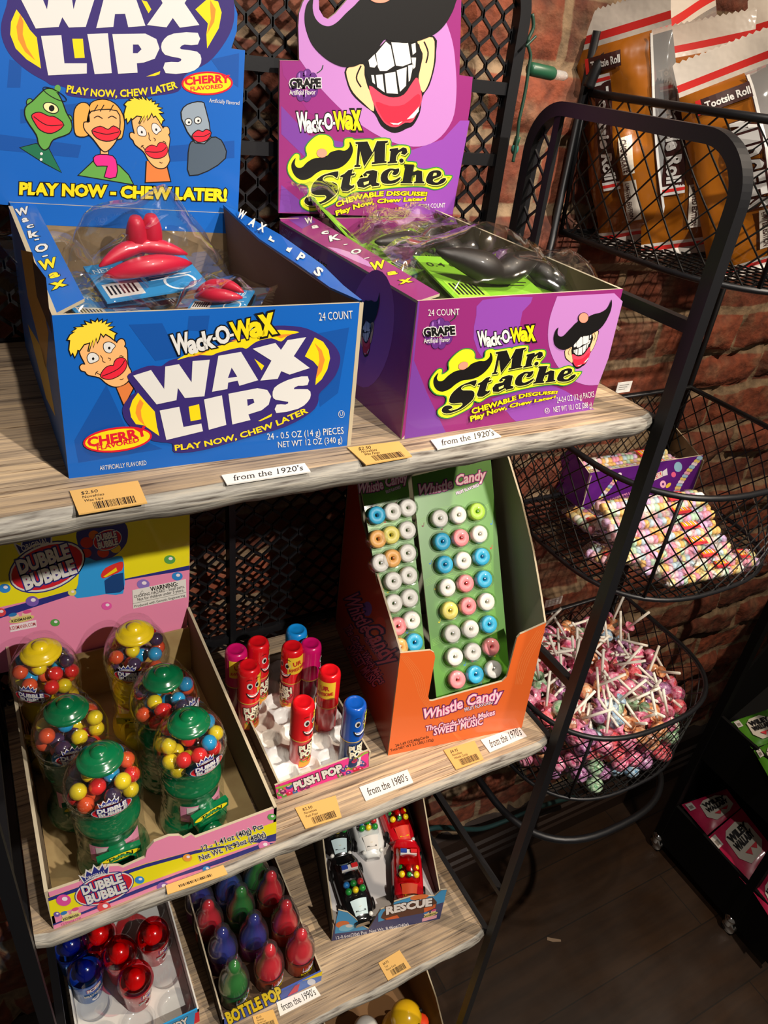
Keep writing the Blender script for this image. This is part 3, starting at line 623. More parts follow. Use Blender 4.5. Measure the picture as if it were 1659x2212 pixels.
def stache_logo(a, g, l, k):
    T = lambda q: [g(p) for p in q]
    back = sm([(100,250),(150,180),(190,185),(195,235),(260,195),(250,120),(300,50),(370,5),(450,15),(490,60),(500,115),(560,125),(595,105),(600,45),(660,35),(690,50),(820,45),(850,55),(880,40),(1000,45),(1010,110),(1080,100),(1170,110),(1180,170),(1140,240),(1235,255),(1240,300),(1320,320),(1420,300),(1480,330),(1490,370),(1555,375),(1530,420),(1480,470),(1400,490),(1300,465),(1080,470),(840,500),(690,510),(600,560),(540,540),(520,600),(400,660),(300,685),(220,650),(205,590),(270,540),(265,460),(170,430),(110,370),(88,310)], 3)
    a.fill(T(grow(back, 10)), GRN2, l); a.fill(T(back), LIME, l+1)
    mo = sm([(158,210),(150,260),(170,295),(215,295),(260,250),(320,215),(380,208),(440,190),(470,160),(540,140),(600,145),(640,110),(640,70),(655,80),(672,140),(650,210),(600,270),(540,305),(470,318),(400,320),(340,350),(290,390),(220,410),(160,380),(125,320),(122,260)], 3)
    a.fill(T(mo), BLK, l+3)
    a.out(T(ell(392, 168, 46, 40)), NOSE, BLK, k*1.2, l+4)   # round nose over the moustache
    S_ = [(540,330),(528,392),(490,368),(430,370),(400,395),(420,420),(500,430),(535,460),(530,520),(480,570),(420,610),(320,640),(260,630),(235,600),(250,565),(290,555),(330,570),(335,590),(300,600),(330,612),(390,600),(430,570),(420,545),(350,545),(300,525),(300,470),(330,420),(390,370),(460,345)]
    L_ = [[[(692,68),(800,62),(845,160),(885,60),(985,57),(982,75),(962,80),(955,238),(972,240),(970,256),(838,267),(840,250),(862,246),(862,150),(770,290),(735,150),(722,272),(738,276),(735,292),(682,294),(684,278),(700,272),(715,90),(695,86)]],
          [sm([(1000,130),(1075,120),(1078,140),(1120,115),(1150,125),(1160,160),(1135,185),(1100,175),(1110,150),(1080,165),(1062,190),(1055,238),(1068,240),(1066,256),(980,262),(982,246),(998,242),(1008,150),(998,148)], 1)],
          [sm(S_, 2)], [sm([(630,320),(672,310),(660,350),(690,345),(682,365),(652,372),(640,450),(660,460),(685,450),(680,475),(620,510),(575,505),(560,480),(580,385),(555,385),(560,368),(590,355)], 1)],
          [sm([(760,360),(790,330),(850,318),(890,330),(880,430),(910,440),(905,460),(840,468),(830,450),(770,480),(715,470),(705,430),(730,395),(800,385),(820,355),(790,350),(800,370),(770,380)], 1), [(765,430),(815,415),(810,440),(770,455)]],
          [sm([(1085,305),(1078,345),(1050,365),(1020,355),(1035,330),(1010,325),(985,360),(985,400),(1010,415),(1060,400),(1095,380),(1095,400),(1050,435),(980,445),(930,430),(918,385),(940,335),(1000,305),(1050,310)], 2)],
          [sm([(1130,265),(1220,270),(1215,285),(1205,340),(1250,320),(1290,330),(1295,420),(1312,425),(1308,440),(1215,440),(1218,425),(1232,420),(1235,360),(1200,370),(1190,420),(1205,425),(1200,440),(1095,438),(1098,422),(1115,418),(1140,285),(1128,282)], 1)],
          [sm([(1330,385),(1360,335),(1420,320),(1460,335),(1455,375),(1390,400),(1395,425),(1430,430),(1460,400),(1495,390),(1505,405),(1480,435),(1420,455),(1350,445),(1325,420)], 2), [(1385,375),(1395,345),(1420,345),(1420,365)]], [ell(1105,235,20,20)]]
    dk = ink('56601a'); lt = ink('f4ee7a')
    for q in L_: a.fill(T(grow([(x+7, y+14) for x, y in q[0]], 5)), dk, l+2)
    for q in L_: a.fill(T(grow(q[0], 7)), lt, l+3)
    for q in L_: a.fill([T(p) for p in q] if len(q) > 1 else T(q[0]), BLK, l+4)
    a.text('TM', [g((1515,398)), g((1538,395))], a_h(g, 12), BLK, l+3)
def grin(a, g, l, k):
    # moustache over a toothy mouth
    T = lambda q: [g(p) for p in q]
    a.fill(T(sm([(575,510),(580,600),(620,700),(700,780),(790,850),(840,940),(920,990),(980,985),(1030,960),(1080,935),(1130,840),(1150,720),(1200,640),(1240,500),(1250,390),(1235,270),(1000,260),(700,420)], 3)), BLK, l)
    a.fill(T(sm([(588,510),(592,600),(632,690),(710,770),(785,830),(772,720),(740,650),(715,560),(705,480)], 3)), TAN, l+1); a.fill(T(sm([(1110,305),(1150,400),(1135,500),(1120,590),(1150,690),(1195,620),(1228,500),(1238,390),(1225,280)], 3)), TAN, l+1)
    a.line(T([(690,490),(655,580),(690,650)]), k*9, BLK, l+2); a.line(T([(1160,310),(1190,390),(1175,470)]), k*9, BLK, l+2)
    a.fill(T(sm([(720,490),(760,430),(870,305),(900,300),(1100,310),(1135,400),(1130,480),(1100,590),(1010,690),(920,715),(850,690),(770,620),(730,560)], 3)), BLK, l+2)
    for q in ([(745,450),(790,405),(810,480),(790,505),(755,500)], [(800,400),(875,310),(910,340),(940,490),(880,530),(830,530),(815,500)], [(915,315),(1040,320),(1065,470),(1000,495),(950,490)], [(1065,330),(1095,320),(1100,390),(1075,410)], [(1065,430),(1100,430),(1095,500),(1080,515)], [(765,560),(785,560),(795,630),(775,615)], [(800,560),(850,555),(865,690),(810,650)], [(865,550),(945,535),(965,700),(880,695)], [(955,525),(1030,500),(1025,640),(980,685)], [(1040,490),(1080,480),(1055,600),(1045,610)]): a.fill(T(q), WHT, l+3)
    a.fill(T(sm([(750,640),(850,705),(930,728),(1010,705),(1070,620),(1110,580),(1140,690),(1140,760),(1110,840),(1070,910),(1020,915),(950,950),(880,930),(830,870),(790,790)], 3)), LIPR, l+3)
    a.fill(T(sm([(800,760),(900,790),(1010,780),(1115,700),(1132,760),(1100,835),(1060,895),(1015,905),(950,938),(885,920),(840,865)], 3)), ink('d5243e'), l+4)
    for q in ([(1030,890),(1090,830),(1120,795),(1120,830),(1080,880)], [(905,915),(960,920),(1000,905),(970,930),(930,930)]): a.fill(T(q), WHT, l+5)
    mo = sm([(330,-20),(328,60),(345,130),(390,180),(450,195),(510,165),(580,95),(640,40),(690,-10),(780,-60),(900,-70),(1050,-110),(1200,-110),(1330,-160),(1380,-260),(1400,-330),(1430,-200),(1420,-60),(1395,20),(1370,90),(1310,190),(1230,260),(1100,310),(1000,320),(900,300),(860,300),(800,380),(720,450),(640,495),(540,495),(430,440),(330,340),(280,220),(268,120),(285,30)], 4)
    a.fill(T(mo), BLK, l+6)
t = thing('candy_display_box', 'purple open box of moustache candy with a die-cut header on the top shelf', 'candy box', (1.46, 1.72, -1.0))
FL = atz(867, 949, -1); FR = atz(1278, 885, -1); fd = (FR-FL).normalized(); fn_ = Vector((fd.y, -fd.x, 0))
mb = MB(); a = Art(mb, FL, fn_)
fp = [(903,650),(1346,624),(1278,885),(867,949)]
slab(a, fp, PURP, KH, .007)
a.zone(890, 640, .27727)
a.fill([(45,45),(60,36),(15,500),(120,760),(270,1075),(-60,1110)], VIO, 1)
a.fill([(550,28),(940,6),(860,120),(840,300),(880,420),(700,520),(560,500),(480,330),(500,150)], ink('8440a0'), 1, 2)
a.fill([(930,710),(1060,690),(1200,740),(1400,870),(1395,890),(960,950),(810,975),(740,900),(620,800)], ink('8440a0'), 1, 2)
a.fill([(1130,0),(1575,-24),(1640,40),(1600,200),(1530,480)]+sm([(1450,690),(1350,690),(1230,640),(1130,540),(1075,420),(1058,300),(1075,160),(1130,0)], 4, False)[:-1], LAV, 2, 0)
a.zone(1170, 630, .1085)
g = aff([(500,500),(1240,270),(950,985),(330,340),(1400,-330),(540,495),(280,40)], [(440,1150),(1150,740),(720,1530),(210,1050),(1365,165),(420,1175),(290,770)])
grin(a, g, 4, 1)
a.out(ell(820, 515, 92, 100, .3), NOSE, BLK, 10, 12)
a.zone(890, 640, .27727)
g = aff([(150,210),(640,70),(700,65),(985,60),(1105,235),(1505,400),(1130,265),(240,600),(600,510),(1400,450)], [(180,590),(610,445),(645,425),(885,395),(955,515),(1255,605),(990,540),(222,885),(545,775),(1180,668)])
stache_logo(a, g, 14, 1)
g = aff([(0,100),(970,110),(0,0),(960,0)], [(510,330),(955,290),(520,390),(950,348)]); wack_o_wax(a, g, 6)
g = aff([(0,165),(580,150),(0,75),(230,250)], [(90,300),(335,290),(88,255),(180,370)]); grape(a, g, 5)
a.text('24 COUNT', [(125,152),(368,145)], 50, WHT, 5)
a.text('CHEWABLE DISGUISE!', [(462,912),(700,835),(880,778),(1128,752)], 42, YEL, 20, .04, .15, outl=[(.09, BLK)], h1=20)
a.text('Play Now, Chew Later!', [(448,970),(700,880),(880,835),(1115,785)], 38, YEL, 20, .04, .15, outl=[(.09, BLK)], h1=18)
a.text('24-0.4 OZ (12 g) PACKS', [(1128,830),(1420,782)], 44, WHT, 6, 0, .1); a.text('NET WT 10.1 OZ (288 g)', [(1102,903),(1400,862)], 42, WHT, 6, 0, .1)
a.text('U', [(1040,903),(1060,898)], 24, WHT, 6); a.line(ell(1050, 890, 18, 20)+[ell(1050, 890, 18, 20)[0]], 3, WHT, 6, 0)
mb.build('front_panel', t)
YH2 = 2.74
mb = MB(); a = Art(mb, (0, YH2, 0), (0, -1, 0), Z(580, 0, .28933))
card = [(75,1590),(78,1000),(85,450),(228,452),(222,200),(228,100),(255,20),(300,-60),(350,-60),(375,0),(378,70),(410,125),(445,143),(500,100),(560,30),(620,-40),(700,-110),(820,-150),(1000,-170),(1250,-230),(1350,-380),(1440,-400),(1448,-200),(1440,0),(1425,560),(1525,575),(1505,800),(1372,1620),(1370,1630)]
slab(a, card, PURP, KRAFTD, .011)
a.fill([(1100,1110),(1300,1040),(1430,900),(1500,900),(1372,1600),(1100,1600),(700,1400),(400,1580),(340,1560),(700,1250)], ink('8440a0'), 1)
a.fill([(95,790),(300,1010),(700,1090),(300,1200),(95,1000)], VIO, 1); a.fill([(95,1380),(240,1500),(350,1585),(82,1586)], VIO, 1)
a.fill([(240,460),(480,700),(800,1040),(600,1000),(300,840),(110,560),(95,460)], ink('862674'), 1)
lav = [(229,440),(222,200),(228,100),(255,20),(300,-60),(350,-60),(375,0),(378,70),(410,125),(445,143),(500,100),(560,30),(620,-40),(700,-110),(820,-150),(1000,-170),(1180,-170)]+sm([(1180,-170),(1300,100),(1370,300),(1395,480),(1402,700),(1370,900),(1250,1050),(1080,1095),(850,1030),(580,850),(370,640)], 4, False)[1:]
a.fill(lav, LAV, 2)
grin(a, lambda p: p, 3, 1.2)
a.out(ell(830, -30, 85, 52), NOSE, BLK, 8, 11)
g = aff([(0,165),(580,150),(0,75),(230,250)], [(160,640),(392,645),(158,600),(240,720)]); grape(a, g, 4)
g = aff([(0,100),(970,110),(0,0),(960,0)], [(212,905),(690,905),(222,985),(685,970)]); wack_o_wax(a, g, 5)
a.zone(600, 290, .24111); stache_logo(a, lambda p: p, 6, 1.2)
a.text('CHEWABLE DISGUISE!', [(525,655),(700,590),(950,550),(1338,550)], 46, YEL, 6, .04, .1, outl=[(.09, BLK)], h1=32)
a.text('Play Now, Chew Later!', [(522,730),(700,665),(920,615),(1330,592)], 42, YEL, 6, .04, .1, outl=[(.09, BLK)], h1=30)
a.text('24 COUNT', [(1320,662),(1500,655)], 40, WHT, 6, 0, .1)
mb.build('header_card', t)
mb = MB(); a = Art(mb, (0, YH2-.012, 0), (0, -1, 0)); slab(a, [(605,472),(980,470),(1010,640),(650,640)], PURP, KH, .008); mb.build('back_panel', t)
lt0, lt1 = aty(903, 650, FL.y+.005), aty(604, 476, YH2-.02); rt0, rt1 = aty(1346, 624, FR.y+.008), aty(945, 454, YH2-.02)
B0 = Vector((FL.x-.012, YH2, -1)); B1 = Vector((rt1.x, YH2, -1))
DKM = P('plum_print', '8a1f72', .4, coat=.3)
lt1 = atp(604, 476, FL, (B0-FL).cross(lt0-FL))
mb = MB(); wall_quad(mb, [FL, B0, lt1, lt0], DKM, KH, .012, (1,0,0))
a = Art(mb, FL, (B0-FL).cross(lt0-FL))
a.fill(ell(800, 710, 50, 128, .12), ink('a55aa8'), 1)
g = aff([(500,500),(1240,270),(950,985),(330,340),(1400,-330),(280,40)], [(774,708),(808,690),(789,775),(768,676),(821,634),(768,655)]); grin(a, g, 2, .12)
a.text('Wack-O-Wax', [(640,570),(668,588),(698,606)], 30, ink('cfae28'), 3, .04, outl=[(.09, BLK)]); a.text('24 COUNT', [(604,502),(625,515)], 14, ink('b08ab4'), 3)
mb.build('side_panel', t)
mb = MB(); wall_quad(mb, [FR, rt0, rt1, B1], PURP, KH, .012, (-1,0,0)); mb.build('side_panel', t)
q = [lt0, lt1, None, aty(950, 634, FL.y+.03)]; q[2] = atp(655, 456, lt0, (q[1]-q[0]).cross(q[3]-q[0])); mb = MB(); mb.prism(q, (0,0,-.008), PURP, EDGEC, KH)
n_ = (q[1]-q[0]).cross(q[3]-q[0]).normalized(); a = Art(mb, q[0], n_, Z(660, 440, .3617)); a.n = n_ if n_.z > 0 else -n_
a.fill([(130,258),(300,300),(420,385),(300,345)], LAV, 1, 2); a.fill([(-110,90),(-30,50),(60,110),(-20,150)], VIO, 1)
for ch, x0, y0, x1, y1, h, m in (('W',0,122,48,112,34,WHT),('a',38,150,80,143,24,WHT),('c',95,185,140,178,24,WHT),('K',145,226,212,214,32,WHT),("-",228,252,252,248,16,WHT),('O',272,304,336,294,26,WHT),("-",352,334,382,328,16,WHT),('W',390,398,480,382,44,YEL),('a',490,430,550,420,28,YEL),('x',560,482,640,466,34,YEL)): a.text(ch, [(x0,y0),(x1,y1)], h, m, 2, .04, outl=[(.08, BLK)])
mb.build('folded_flap', t)
mb = MB(); mb.box((FL.x+.02, 1.74, -.995), (FR.x-.02, YH2-.02, -.985), KH); mb.build('base', t)
# ================================================================ what lies in the two top boxes
FILM = clear('cellophane', 'ffffff', .05, .55, .06, bump=(26, .6))
def sweet(pos, rot, label, kind, group, card=True, s=1.0, wax=True, up_=False):
    blue = kind == 'lips'
    t = thing('wrapped_wax_candy', label, 'wrapped candy', pos, group, local=True); t.rotation_euler = [math.radians(x) for x in rot]
    L, Wd, H = .36*s, .25*s, (.13 if up_ else .075)*s
    if card:
        mb = MB(); cm = ink('2f86c0') if blue else ink('7cb62c'); mb.box((-L*.42, -Wd*.42, 0), (L*.42, Wd*.42, .006), cm)
        z = .0068; k2 = ink('d8e6ee') if blue else ink('2c3a12')
        mb.box((-L*.38, -Wd*.36, .006), (-L*.1, -Wd*.05, z), WHT if blue else ink('98cc3c'))
        for i in range(7): mb.box((-L*.36+i*.034*L, -Wd*.3, z), (-L*.36+(i*.034+.016)*L, -Wd*.1, z+.0006), BLK)
        vs, fs = glyphs('NET WT 0.5 OZ (14 g)' if blue else '0.4 OZ (12 g)', .01); x1 = max(v[0] for v in vs)
        mb.add([(-L*.38+x/x1*L*.7, Wd*.22+y*.035, z) for x, y in vs], fs, k2)
        for i in range(5): mb.box((0, Wd*(.12-i*.06), z-.0008), (L*(.36-.05*(i % 3)), Wd*(.135-i*.06), z), k2)
        if blue: mb.lathe([(.048*s, z), (.040*s, z)], k2, 20, (L*.22, -Wd*.22, 0))
        mb.build('card', t)
    if wax:
        mb = MB()
        if blue:
            wm = P('red_wax', 'c21838', .45, coat=.3)
            for yy, zz, r, k in ((-.03, .035, .029 if up_ else .036, 1), (.022, .05, .026 if up_ else .034, -1)):
                pts = [(-.13+.26*i/12, yy+k*(.012-.03*math.sin(math.pi*i/12)), zz+.028*math.sin(math.pi*i/12)) for i in range(13)]
                rr = [r*max(.12, math.sin(math.pi*i/12)**.6)*(1-.28*math.exp(-((i-6)/1.1)**2)*(k < 0)) for i in range(13)]
                mb.tube([(x*s, y*s, z*s) for x, y, z in pts], [q*s for q in rr], wm, 10)
            if up_:
                for k in (-1, 1): mb.tube([((.02+k*.022)*s, (.06-.01*i/8)*s, (.045+.115*i/8)*s) for i in range(9)], [.031*s*max(.35, math.sin(math.pi*(i+1.2)/10)**.5) for i in range(9)], wm, 10)
            mb.build('wax_lips', t)
        else:
            wm = P('black_wax', '1c1513', .5, coat=.1)
            pts = [(-.17+.34*i/16, .02*math.cos(2*math.pi*i/16)-.015, .04+.014*abs(math.sin(2*math.pi*i/16))+.03*(abs(i-8)/8)**3) for i in range(17)]
            rr = [.046*max(.08, (1-abs(i-8)/8)**.65*(1-.42*math.exp(-((i-8)/1.3)**2))) for i in range(17)]
            mb.tube([(x*s, y*s, z*s) for x, y, z in pts], [q*s for q in rr], wm, 12); mb.build('wax_moustache', t)
    mb = MB(); sd = random.random()*50
    def up(u, v, k=1):
        b = math.sin(math.pi*u)**.5*math.sin(math.pi*v)**.5 if 0 < u < 1 and 0 < v < 1 else 0
        n = noise.noise(Vector((u*5, v*4, sd)))
        return ((u-.5)*L*1.25, (v-.5)*Wd*1.25+.012*n, (H*1.7*b*(1+.35*n) if k > 0 else -.01*b))
    mb.grid(lambda u, v: up(u, v), 16, 12, FILM); mb.grid(lambda u, v: up(u, v, -1), 6, 6, FILM)
    for sx in (-1, 1):
        mb.grid(lambda u, v: (sx*(L*.625+.045*s*u), (v-.5)*Wd*1.2, .02*s*math.sin(v*7+sd)*u+.006*(1 if int(v*30) % 2 else -1)), 2, 30, FILM, False)
    mb.build('wrapper', t); return t
bx = 'wax lips packets in the blue box'
sweet(atz(318, 600, -.72), (12, -5, 6), 'packet with bright red wax lips lying on top in the middle of the blue box', 'lips', bx, s=1.12, up_=True)
sweet(atz(165, 600, -.78), (38, 16, 40), 'pale blue card packet leaning at the left wall of the blue box', 'lips', bx, wax=False, s=1.1)
sweet(atz(500, 590, -.80)+Vector((0, .1, 0)), (70, 0, -6), 'packet standing with its barcode card outward at the right wall of the blue box', 'lips', bx, wax=False, s=1.1)
sweet(atz(240, 668, -.80), (8, 10, 14), 'flat packet lying just behind the front edge of the blue box', 'lips', bx, wax=False, s=.9)
sweet(atz(478, 652, -.72), (14, -8, -38), 'packet with a small red lip showing at the front right of the blue box', 'lips', bx, s=.6)
sweet(atz(390, 640, -.86), (4, 2, 12), 'packet lying low under the others in the blue box', 'lips', bx, wax=False)
sweet(atz(300, 560, -.86), (6, 8, -10), 'packet at the bottom back of the blue box', 'lips', bx, wax=False)
pb = 'moustache packets in the purple box'
sweet(atz(1055, 612, -.62)+Vector((0, .03, 0)), (14, 4, 4), 'packet with a shiny black moustache at the front of the purple box', 'mo', pb, s=1.35)
sweet(atz(880, 545, -.66), (10, -6, 24), 'packet with a dusty moustache across the middle of the purple box', 'mo', pb, s=1.25)
sweet(atz(745, 495, -.62), (34, 20, 44), 'packet with dark green card sticking up at the back of the purple box', 'mo', pb, s=1.1, wax=False)
sweet(atz(1180, 620, -.66), (10, 12, -24), 'packet against the right wall of the purple box', 'mo', pb, s=1.0)
sweet(atz(860, 575, -.70), (20, -14, 50), 'bright green card packet at the left flap of the purple box', 'mo', pb, s=.95, wax=False)
sweet(atz(980, 560, -.68), (8, 8, -8), 'packet behind the front moustache in the purple box', 'mo', pb, s=1.1)
sweet(atz(880, 505, -.66), (14, 4, 10), 'packet below the header card of the purple box', 'mo', pb, s=1.1)
# ================================================================ shelf tags
TAGM = P('kraft_tag', 'd0a45c', .6); PAPER = P('white_paper', 'dfdcd6', .6)
def tag_art(name, label, cat, group, z, quad, mat, fn):
    mb = MB(); a = Art(mb, (0, 0, z+.005), (0, 0, 1)); q = [a.map(p, 0) for p in quad]; mb.prism(q, (0, 0, -.004), mat, mat)
    fn(a, quad); solo(mb, name, label, cat, q[3], group)
def bl(q, u, v): p = Vector(q[0])*(1-u)+Vector(q[1])*u; r = Vector(q[3])*(1-u)+Vector(q[2])*u; return tuple(p*(1-v)+r*v)
def price(lines, seed):
    def fn(a, q):
        h = (Vector(q[3])-Vector(q[0])).length
        for i, s_ in enumerate(lines): a.text(s_, [bl(q, .14, .24+.16*i), bl(q, .14+.035*len(s_)*(1.4 if i == 0 else 1), .24+.16*i)], h*(.12 if i == 0 else .10), BLK, 1, .005)
        p = bl(q, .25, .62); e = bl(q, .86, .62); d = bl(q, .25, .92); barcode(a, p[0], p[1], (e[0]-p[0], e[1]-p[1]), (d[0]-p[0], d[1]-p[1]), 34, BLK, 1, seed)
    return fn
def era(s_):
    def fn(a, q): a.text(s_, [bl(q, .10, .76), bl(q, .93, .76)], (Vector(q[3])-Vector(q[0])).length*.5, ink('26221f'), 1, .004, serif=True)
    return fn
pt, et = 'kraft price tags', 'white era labels'
tag_art('price_tag', 'kraft price tag in front of the blue wax lips box', 'price tag', pt, -1, [(150,1060),(298,1038),(318,1085),(170,1110)], TAGM, price(('$2.50', 'Novelties', 'Wax Lips'), 1))
tag_art('price_tag', 'kraft price tag in front of the gap between the blue and purple boxes', 'price tag', pt, -1, [(750,966),(862,953),(890,985),(790,1003)], TAGM, price(('$2.50', 'Novelties', 'Wax Fangs'), 2))
tag_art('era_label', 'white paper label reading from the 1920s in front of the blue box', 'label', et, -1, [(478,1026),(658,1000),(671,1018),(490,1046)], PAPER, era("from the 1920's"))
tag_art('era_label', 'white paper label reading from the 1920s in front of the purple box', 'label', et, -1, [(930,950),(1060,926),(1083,942),(945,970)], PAPER, era("from the 1920's"))
tag_art('price_tag', 'kraft price tag in front of the push pop tray', 'price tag', pt, -2.7, [(637,1745),(725,1718),(738,1765),(660,1790)], TAGM, price(('$2.50', 'Novelties', 'Push Pops'), 3))
tag_art('era_label', 'white paper label reading from the 1980s in front of the push pop tray', 'label', et, -2.7, [(776,1700),(880,1662),(893,1690),(790,1730)], PAPER, era("from the 1980's"))
tag_art('price_tag', 'kraft price tag in front of the orange whistle candy box', 'price tag', pt, -2.7, [(958,1620),(1025,1600),(1045,1640),(985,1662)], TAGM, price(('$4.95', 'Novelties', 'Whistle Candy'), 4))
tag_art('era_label', 'white paper label reading from the 1970s by the orange whistle candy box', 'label', et, -2.7, [(1038,1598),(1120,1568),(1138,1590),(1058,1625)], PAPER, era("from the 1970's"))
tag_art('era_label', 'white paper label reading from the 1990s below the bottle candy tray', 'label', et, -4.42, [(597,2165),(680,2130),(693,2150),(605,2195)], PAPER, era("from the 1990's"))
tag_art('price_tag', 'kraft price tag on the third shelf in front of the toy car box', 'price tag', pt, -4.42, [(817,2080),(863,2052),(888,2090),(838,2118)], TAGM, price(('$4.95', 'Toys', 'Rescue Candy'), 5))
tag_art('price_tag', 'kraft price tag beside the 1990s label on the third shelf', 'price tag', pt, -4.42, [(545,2195),(590,2180),(602,2212),(556,2230)], TAGM, price(('$3.50', 'Novelties', 'Bottle Pops'), 6))
tag_art('price_tag', 'kraft price tag lying against the pink gumball box on the shelf edge', 'price tag', pt, -2.7, [(358,1912),(482,1868),(492,1888),(362,1932)], TAGM, lambda a, q: barcode(a, 385, 1912, (72, -25), (3, 5), 34, BLK, 1, 9))
# ================================================================ pink gumball box on the second shelf
PNK = P('pink_print', 'e98bb0', .42, coat=.25); NAVY = ink('2a2f7c'); YL2 = P('yellow_print', 'ecdf18', .42, coat=.25)
BALLC = ['3d9bd6', '8a5bb0', 'd94f8a', '58a04c', 'ea9a3c', 'd8454c']
Z2 = -2.70
def dubble(a, g, l, k, orig=True):
    # oval badge, unit frame: centre (0,0), half width 1, y down, tilted by the caller's map
    T = lambda q: [g(p) for p in q]
    a.fill(T(ell(0, 0, 1.06, .545)), NAVY, l); a.fill(T(ell(0, 0, 1.03, .515)), WHT, l+1); a.fill(T(ell(0, 0, .985, .47)), ink('c81f2e'), l+2)
    for s_, x0, x1, y in (('DUBBLE', -.74, .70, -.05), ('BUBBLE', -.70, .74, .33)):
        h = a_h(g, .30); a.text(s_, [g((x0, y)), g((x1, y))], h, WHT, l+3, .05, outl=[(.13, NAVY)])
    if orig:
        a.fill(T([(-.62,-.46),(-.70,-.80),(-.52,-.66),(-.40,-.92),(-.26,-.74),(-.10,-1.0),(.02,-.76),(.2,-.94),(.22,-.72),(.42,-.84),(.30,-.46),(-.16,-.56)]), WHT, l+3)
        a.fill(T([(-.58,-.49),(-.64,-.73),(-.50,-.61),(-.39,-.83),(-.25,-.68),(-.10,-.91),(.02,-.70),(.18,-.86),(.21,-.66),(.36,-.74),(.26,-.50),(-.16,-.60)]), NAVY, l+4)
        a.text('ORIGINAL', [g((-.52,-.52)), g((.22,-.52))], a_h(g, .13), WHT, l+5, .01)
def gum(a, x, y, r, c, l): a.fill(ell(x, y, r, r*.78), ink(c), l); a.fill(ell(x+r*.15, y-r*.2, r*.38, r*.28), P('gum_glint_'+c, 'f0e4ee' if c else c, .4), l+1)
def kidsmark(a, g, l):
    for x, c in ((-.5, 'e8c8a8'), (.45, 'e8c8a8')): a.fill([g(p) for p in ell(x, -.25, .36, .3)], ink(c), l)
    for x, c in ((-.6, '2f78b8'), (.55, 'd8508c')): a.fill([g(p) for p in ell(x, -.48, .34, .18)], ink(c), l+1)
    a.fill([g(p) for p in ell(0, .12, 1.0, .3)], ink('d8c878'), l+2); a.text('KIDSMANIA', [g((-.8,.25)), g((.8,.25))], a_h(g, .24), ink('2a2a24'), l+3, .03)
t = thing('gumball_display_box', 'pink and yellow open gumball box with card header on the second shelf', 'candy box', (.28, 1.65, Z2))
YF2 = 1.64; mb = MB(); a = Art(mb, (0, YF2, 0), (0, -1, 0), Z(90, 1760, .31947))
slab(a, [(42,525),(255,452),(270,430),(330,385),(430,350),(520,345),(550,358),(700,290),(712,240),(760,185),(860,145),(930,142),(960,160),(1010,135),(1040,155),(1590,-50),(1580,190),(85,795)], PNK, KRAFT, .01)
a.fill([(44,560),(300,470),(700,330),(1040,240),(1588,45),(1585,145),(60,690)], YL2, 1)
a.fill([(44,562),(46,585),(300,497),(700,357),(1040,262),(1400,185),(1500,190),(1584,175),(1586,125),(1400,180),(1040,240),(700,333),(300,470)], NAVY, 2)
a.fill([(74,740),(78,748),(640,530),(900,425),(1200,330),(1560,200),(1584,190),(1500,190),(1000,370),(640,505)], NAVY, 2)
a.fill([(80,748),(85,795),(1580,192),(1560,202),(1200,332),(900,428),(640,533)], PNK, 2)
ang = math.atan2(-160, 380)
g = aff([(-1,0),(1,0),(0,-.5),(0,.5)], [(235,560),(612,430),(395,415),(450,590)]); dubble(a, g, 4, 1)
a.text('12 - 1.41oz (40g) Pcs', [(1090,243),(1500,88)], 36, ink('1a1a30'), 5, .01, outl=[(.07, WHT)]); a.text('Net Wt. 16.93oz (480g)', [(1072,310),(1518,142)], 36, ink('1a1a30'), 5, .01, outl=[(.07, WHT)])
for x, y, r, c in ((148,575,50,'d94f9a'),(422,622,46,'d8454c'),(662,438,32,'2f86d0'),(820,485,42,'8a5bb0'),(985,288,32,'ea9a3c'),(1115,365,28,'2f86d0'),(1555,12,28,'58a04c'),(1505,205,40,'e07ab0'),(102,670,22,'6a55a8')): gum(a, x, y, r, c, 6)
g = aff([(-1,0),(1,0),(0,-.5),(0,.5)], [(130,700),(265,655),(190,650),(205,715)]); kidsmark(a, g, 4); a.text('KIDSMANIA.COM', [(135,750),(268,705)], 16, ink('b05070'), 4)
mb.build('front_panel', t)
YB2 = 2.70; mb = MB(); a = Art(mb, (0, YB2, 0), (0, -1, 0), Z(0, 1130, .25316))
slab(a, [(-150,-120),(1620,-330),(1618,380),(1612,640),(1590,930),(-40,1290),(-200,1340)], PNK, KRAFT, .01)
a.fill([(-150,-110),(1619,-325),(1617,360),(-60,730),(-150,760)], YL2, 1); a.fill([(-60,730),(-150,760),(-150,870),(0,812),(590,620),(650,585),(1100,480),(1617,398),(1617,360),(650,560),(0,740)], NAVY, 2)
g = aff([(-1,0),(1,0),(0,-.5),(0,.5)], [(95,470),(705,260),(350,200),(450,560)]); dubble(a, g, 4, 1)
